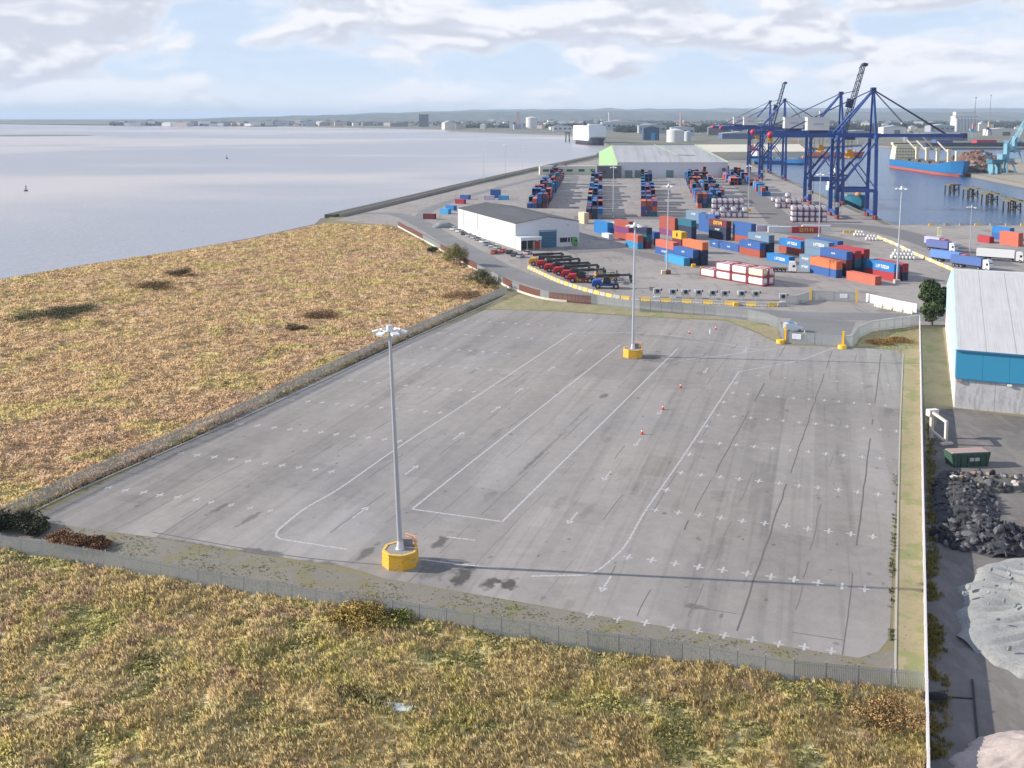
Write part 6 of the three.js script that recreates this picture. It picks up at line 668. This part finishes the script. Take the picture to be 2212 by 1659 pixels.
for (const [x0, x1, yb, yt, m, l] of [[1530, 1560, 292, 272, fD, 'dark workshop behind the far crane machinery houses'], [1450, 1500, 293, 272, fL, 'pale blue shed left of the far cranes'.replace('left of', 'before')], [1560, 1640, 300, 284, mat(.08, .1, .24), 'navy clad shed below the far crane girders'], [1700, 1790, 296, 280, mat(.1, .12, .22), 'dark blue long shed between the crane pairs'], [1820, 1890, 297, 281, fR, 'grey quay shed behind the lowered boom crane'], [1380, 1440, 288, 268, fG, 'grey shed behind the dark blue store'], [1195, 1236, 284, 270, fW, 'white sheds at the root of the far pier']]) far('port_shed', l, 'shed', x0, x1, yb, yt, .5, m, fL, 4, { windows: 4 });
{ const wallsM = [mat(.74, .74, .74), fB, fC, fG, fL, fR, mat(.66, .64, .62), mat(.5, .4, .35)], roofsM = [tileR, fD, fG, fL], seen = {}, cn = ['white', 'brick brown', 'cream', 'grey', 'pale blue', 'dark grey', 'pale', 'tan'];
  const cnt = {}; const put = (px, py, s, grp, where) => { const k = Math.floor(rnd() * 8), p = P(px, py), Z = -p.z, w = s * rr(.6, 1.6), h = Math.min(w, 34) * rr(.35, .8); const t = simpleBuilding('town_building', `${ord(cnt[grp + cn[k]] = (cnt[grp + cn[k]] ?? -1) + 1)} ${cn[k]} building from the sea side, ${where}`, 'building', p, rr(-.5, .5), w, w * rr(.5, .9), h, rnd() < .7 ? h * .3 : 0, wallsM[k], pick(roofsM), { group: grp }); };
  for (let i = 0; i < 70; i++) put(250 + i * 10.3 + rr(-6, 6), rr(268.5, 271.8) + (i % 3), rr(24, 60), 'buildings of the far waterfront', 'on the low shore beyond the estuary');
  for (let i = 0; i < 80; i++) put(970 + i * 6.6 + rr(-4, 4), rr(262, 280), rr(18, 46), 'buildings of the far town', 'behind the far pier and the grain shed');
  for (let i = 0; i < 95; i++) put(1480 + i * 7.7 + rr(-5, 5), rr(261, 284), rr(18, 46), 'buildings beyond the docks', 'among trees beyond the docks');
  for (const [x0, x1, yb, yt, l] of [[575, 620, 271.4, 264, 'long cream works building on the low far shore'], [715, 735, 272, 262.5, 'white slab building on the low far shore'], [736, 748, 272, 263, 'second white slab building on the low far shore'], [280, 300, 269.5, 264, 'white works at the start of the far shore'], [905, 925, 274, 247, 'hazy dark power station block on the far shore'], [928, 932, 275, 257, 'small white tower on the far shore below the power station'], [1770, 1778, 272, 240, 'white tower block behind the cranes'], [2010, 2050, 262, 253, 'pale works roof among the trees beyond the ship']]) far('landmark_building', l, 'building', x0, x1, yb, yt, .6, l.includes('dark') ? fD : fW, fW, 0, { windows: 4 }); }
// tall thin mast far out over the estuary mouth, buoys, moored dolphin
for (const [x, y, s, l] of [[33 * 1.7, 413, 1, 'dark navigation buoy on the estuary near the picture edge'], [490, 343, 1.1, 'slim navigation buoy farther out on the estuary']]) { const p = P(x, y, -4), t = thing('buoy', l, 'buoy', p); const m = mat(.04, .05, .05, .7); t.scale.setScalar(.75); new MB().cyl(1.9 * s, 1.9 * s, 1.2, 0, .5, 0, 14).build('float', m, t); for (let i = 0; i < 4; i++) new MB().tube([Math.cos(i * 1.57) * 1.2, 1, Math.sin(i * 1.57) * 1.2], [0, 5 * s, 0], .14).build('cage_bar', m, t); new MB().cyl(.5, .5, .8, 0, 5.2 * s, 0, 10).build('lantern', m, t); }
{ const p = P(72, 293, -4), t = thing('sandbank', 'thin dark sandbank lying far out in the estuary', 'sandbank', p); const g = moundGeo(170, 120, 2.4, 61, 40); mesh('mound', g, mat(.16, .145, .15, .9), t); }
{ const p = P(1226, 307, -4), t = thing('mooring_dolphin', 'dark mooring dolphin standing in front of the white ship', 'mooring dolphin', p); for (const [a, b] of [[-4, -4], [4, -4], [-4, 4], [4, 4]]) new MB().tube([a, -3, b], [a * .8, 20, b * .8], 1.1, .9, 7).build('pile', timber, t); new MB().box(12, 2, 12, 0, 20, 0).build('deck', timber, t); }
{ const p = P(1470, 283), t = thing('chimney_tower', 'pinkish slim chimney behind the docks', 'chimney', p); new MB().cyl(4, 2.6, 62, 0, 31, 0, 14).build('shaft', mat(.5, .33, .28), t); new MB().cyl(3, 3, 2, 0, 62, 0, 14).build('cap', fW, t); }
// woods as a mass
{ const o = seed; seed = 4242; const g = leafCloud([[0, 5, 0, 5, 4], [3, 4, 2, 4, 3.4], [-3, 4, -2, 4, 3]], 70, 2.6, 77); g.deleteAttribute('color'); const sp = []; for (let i = 0; i < 9000; i++) { const px = rr(1180, 2260), py = 253.5 + 33 * Math.pow(rnd(), 1.4); const p = P(px, py); if (fbm(px * .02, py * .25 + 5, 3) < (px > 1880 ? .38 : .47)) continue; if (px < 1330 && py > 281) continue; if (py > 278 && px > 1900) continue; const q = rr(.7, 1.2); sp.push({ x: p.x, y: -.5, z: p.z, r: rr(0, 6.28), s: rr(1, 1.9) * (py < 259 ? 2.2 : 1.15), sy: rr(.8, 1.25), c: [.055 * q, .065 * q, .03 * q] }); }
  for (let i = 0; i < 1500; i++) { const px = rr(240, 1190), py = px < 960 ? 266 + 5.5 * rnd() : 262 + 15 * rnd(), p = P(px, py), q = rr(.7, 1.2); sp.push({ x: p.x, y: -.5, z: p.z, r: rr(0, 6.28), s: rr(1, 2.2), sy: rr(.7, 1), c: [.07 * q, .08 * q, .045 * q] }); }
  seed = o; const m = scatter('distant_woodland', 'dark green far woodland between the docks and the hills', g, sp); m.userData.category = 'woodland'; }
// hills
function hills(prof, Z, name, c1, c2, s) { const n = 240, rows = 10, pos = [], col = [], idx = []; const at = px => { for (let i = 0; i + 1 < prof.length; i++) if (px <= prof[i + 1][0]) { const t = (px - prof[i][0]) / (prof[i + 1][0] - prof[i][0]); return mix(prof[i][1], prof[i + 1][1], t); } return prof.at(-1)[1]; };
  for (let j = 0; j <= rows; j++) for (let i = 0; i <= n; i++) { const px = mix(prof[0][0], prof.at(-1)[0], i / n), zz = Z * (1 + j * .035), x = (px - 1106) * Z / FOC * (1 + j * .01), top = EYE + (HORIZON - at(px)) * Z / FOC, k = Math.sin(Math.min(1, j / rows * 1.15) * Math.PI / 2); pos.push(x, Math.max(-2, (top + (fbm(px * .02 + s, 3, 4) - .5) * Z * .0028) * k), -zz); const f = fbm(px * .05 + s, j * .6 + s, 4); const c = mix3(c1, c2, sm(.35, .65, f)); col.push(...c); if (i && j) { const q = j * (n + 1) + i; idx.push(q - n - 2, q - n - 1, q - 1, q - 1, q - n - 1, q); } }
  const g = new THREE.BufferGeometry(); g.setAttribute('position', new THREE.Float32BufferAttribute(pos, 3)); g.setAttribute('color', new THREE.Float32BufferAttribute(col, 3)); g.setIndex(idx); g.computeVertexNormals(); structure(new THREE.Mesh(g, new THREE.MeshStandardMaterial({ vertexColors: true, roughness: 1, side: THREE.DoubleSide })), name); }
hills([[-700, 263], [120, 262], [320, 258], [520, 250], [760, 243], [1000, 238], [1300, 236], [1700, 238], [2200, 240], [3000, 243]], 9000, 'hills', [.035, .05, .045], [.09, .10, .07], 3);
hills([[500, 256], [760, 241], [1000, 234], [1300, 230], [1500, 229], [1900, 229], [2212, 229], [3000, 232]], 14000, 'hills', [.035, .05, .05], [.08, .09, .07], 23);

renderer.render(scene, camera);
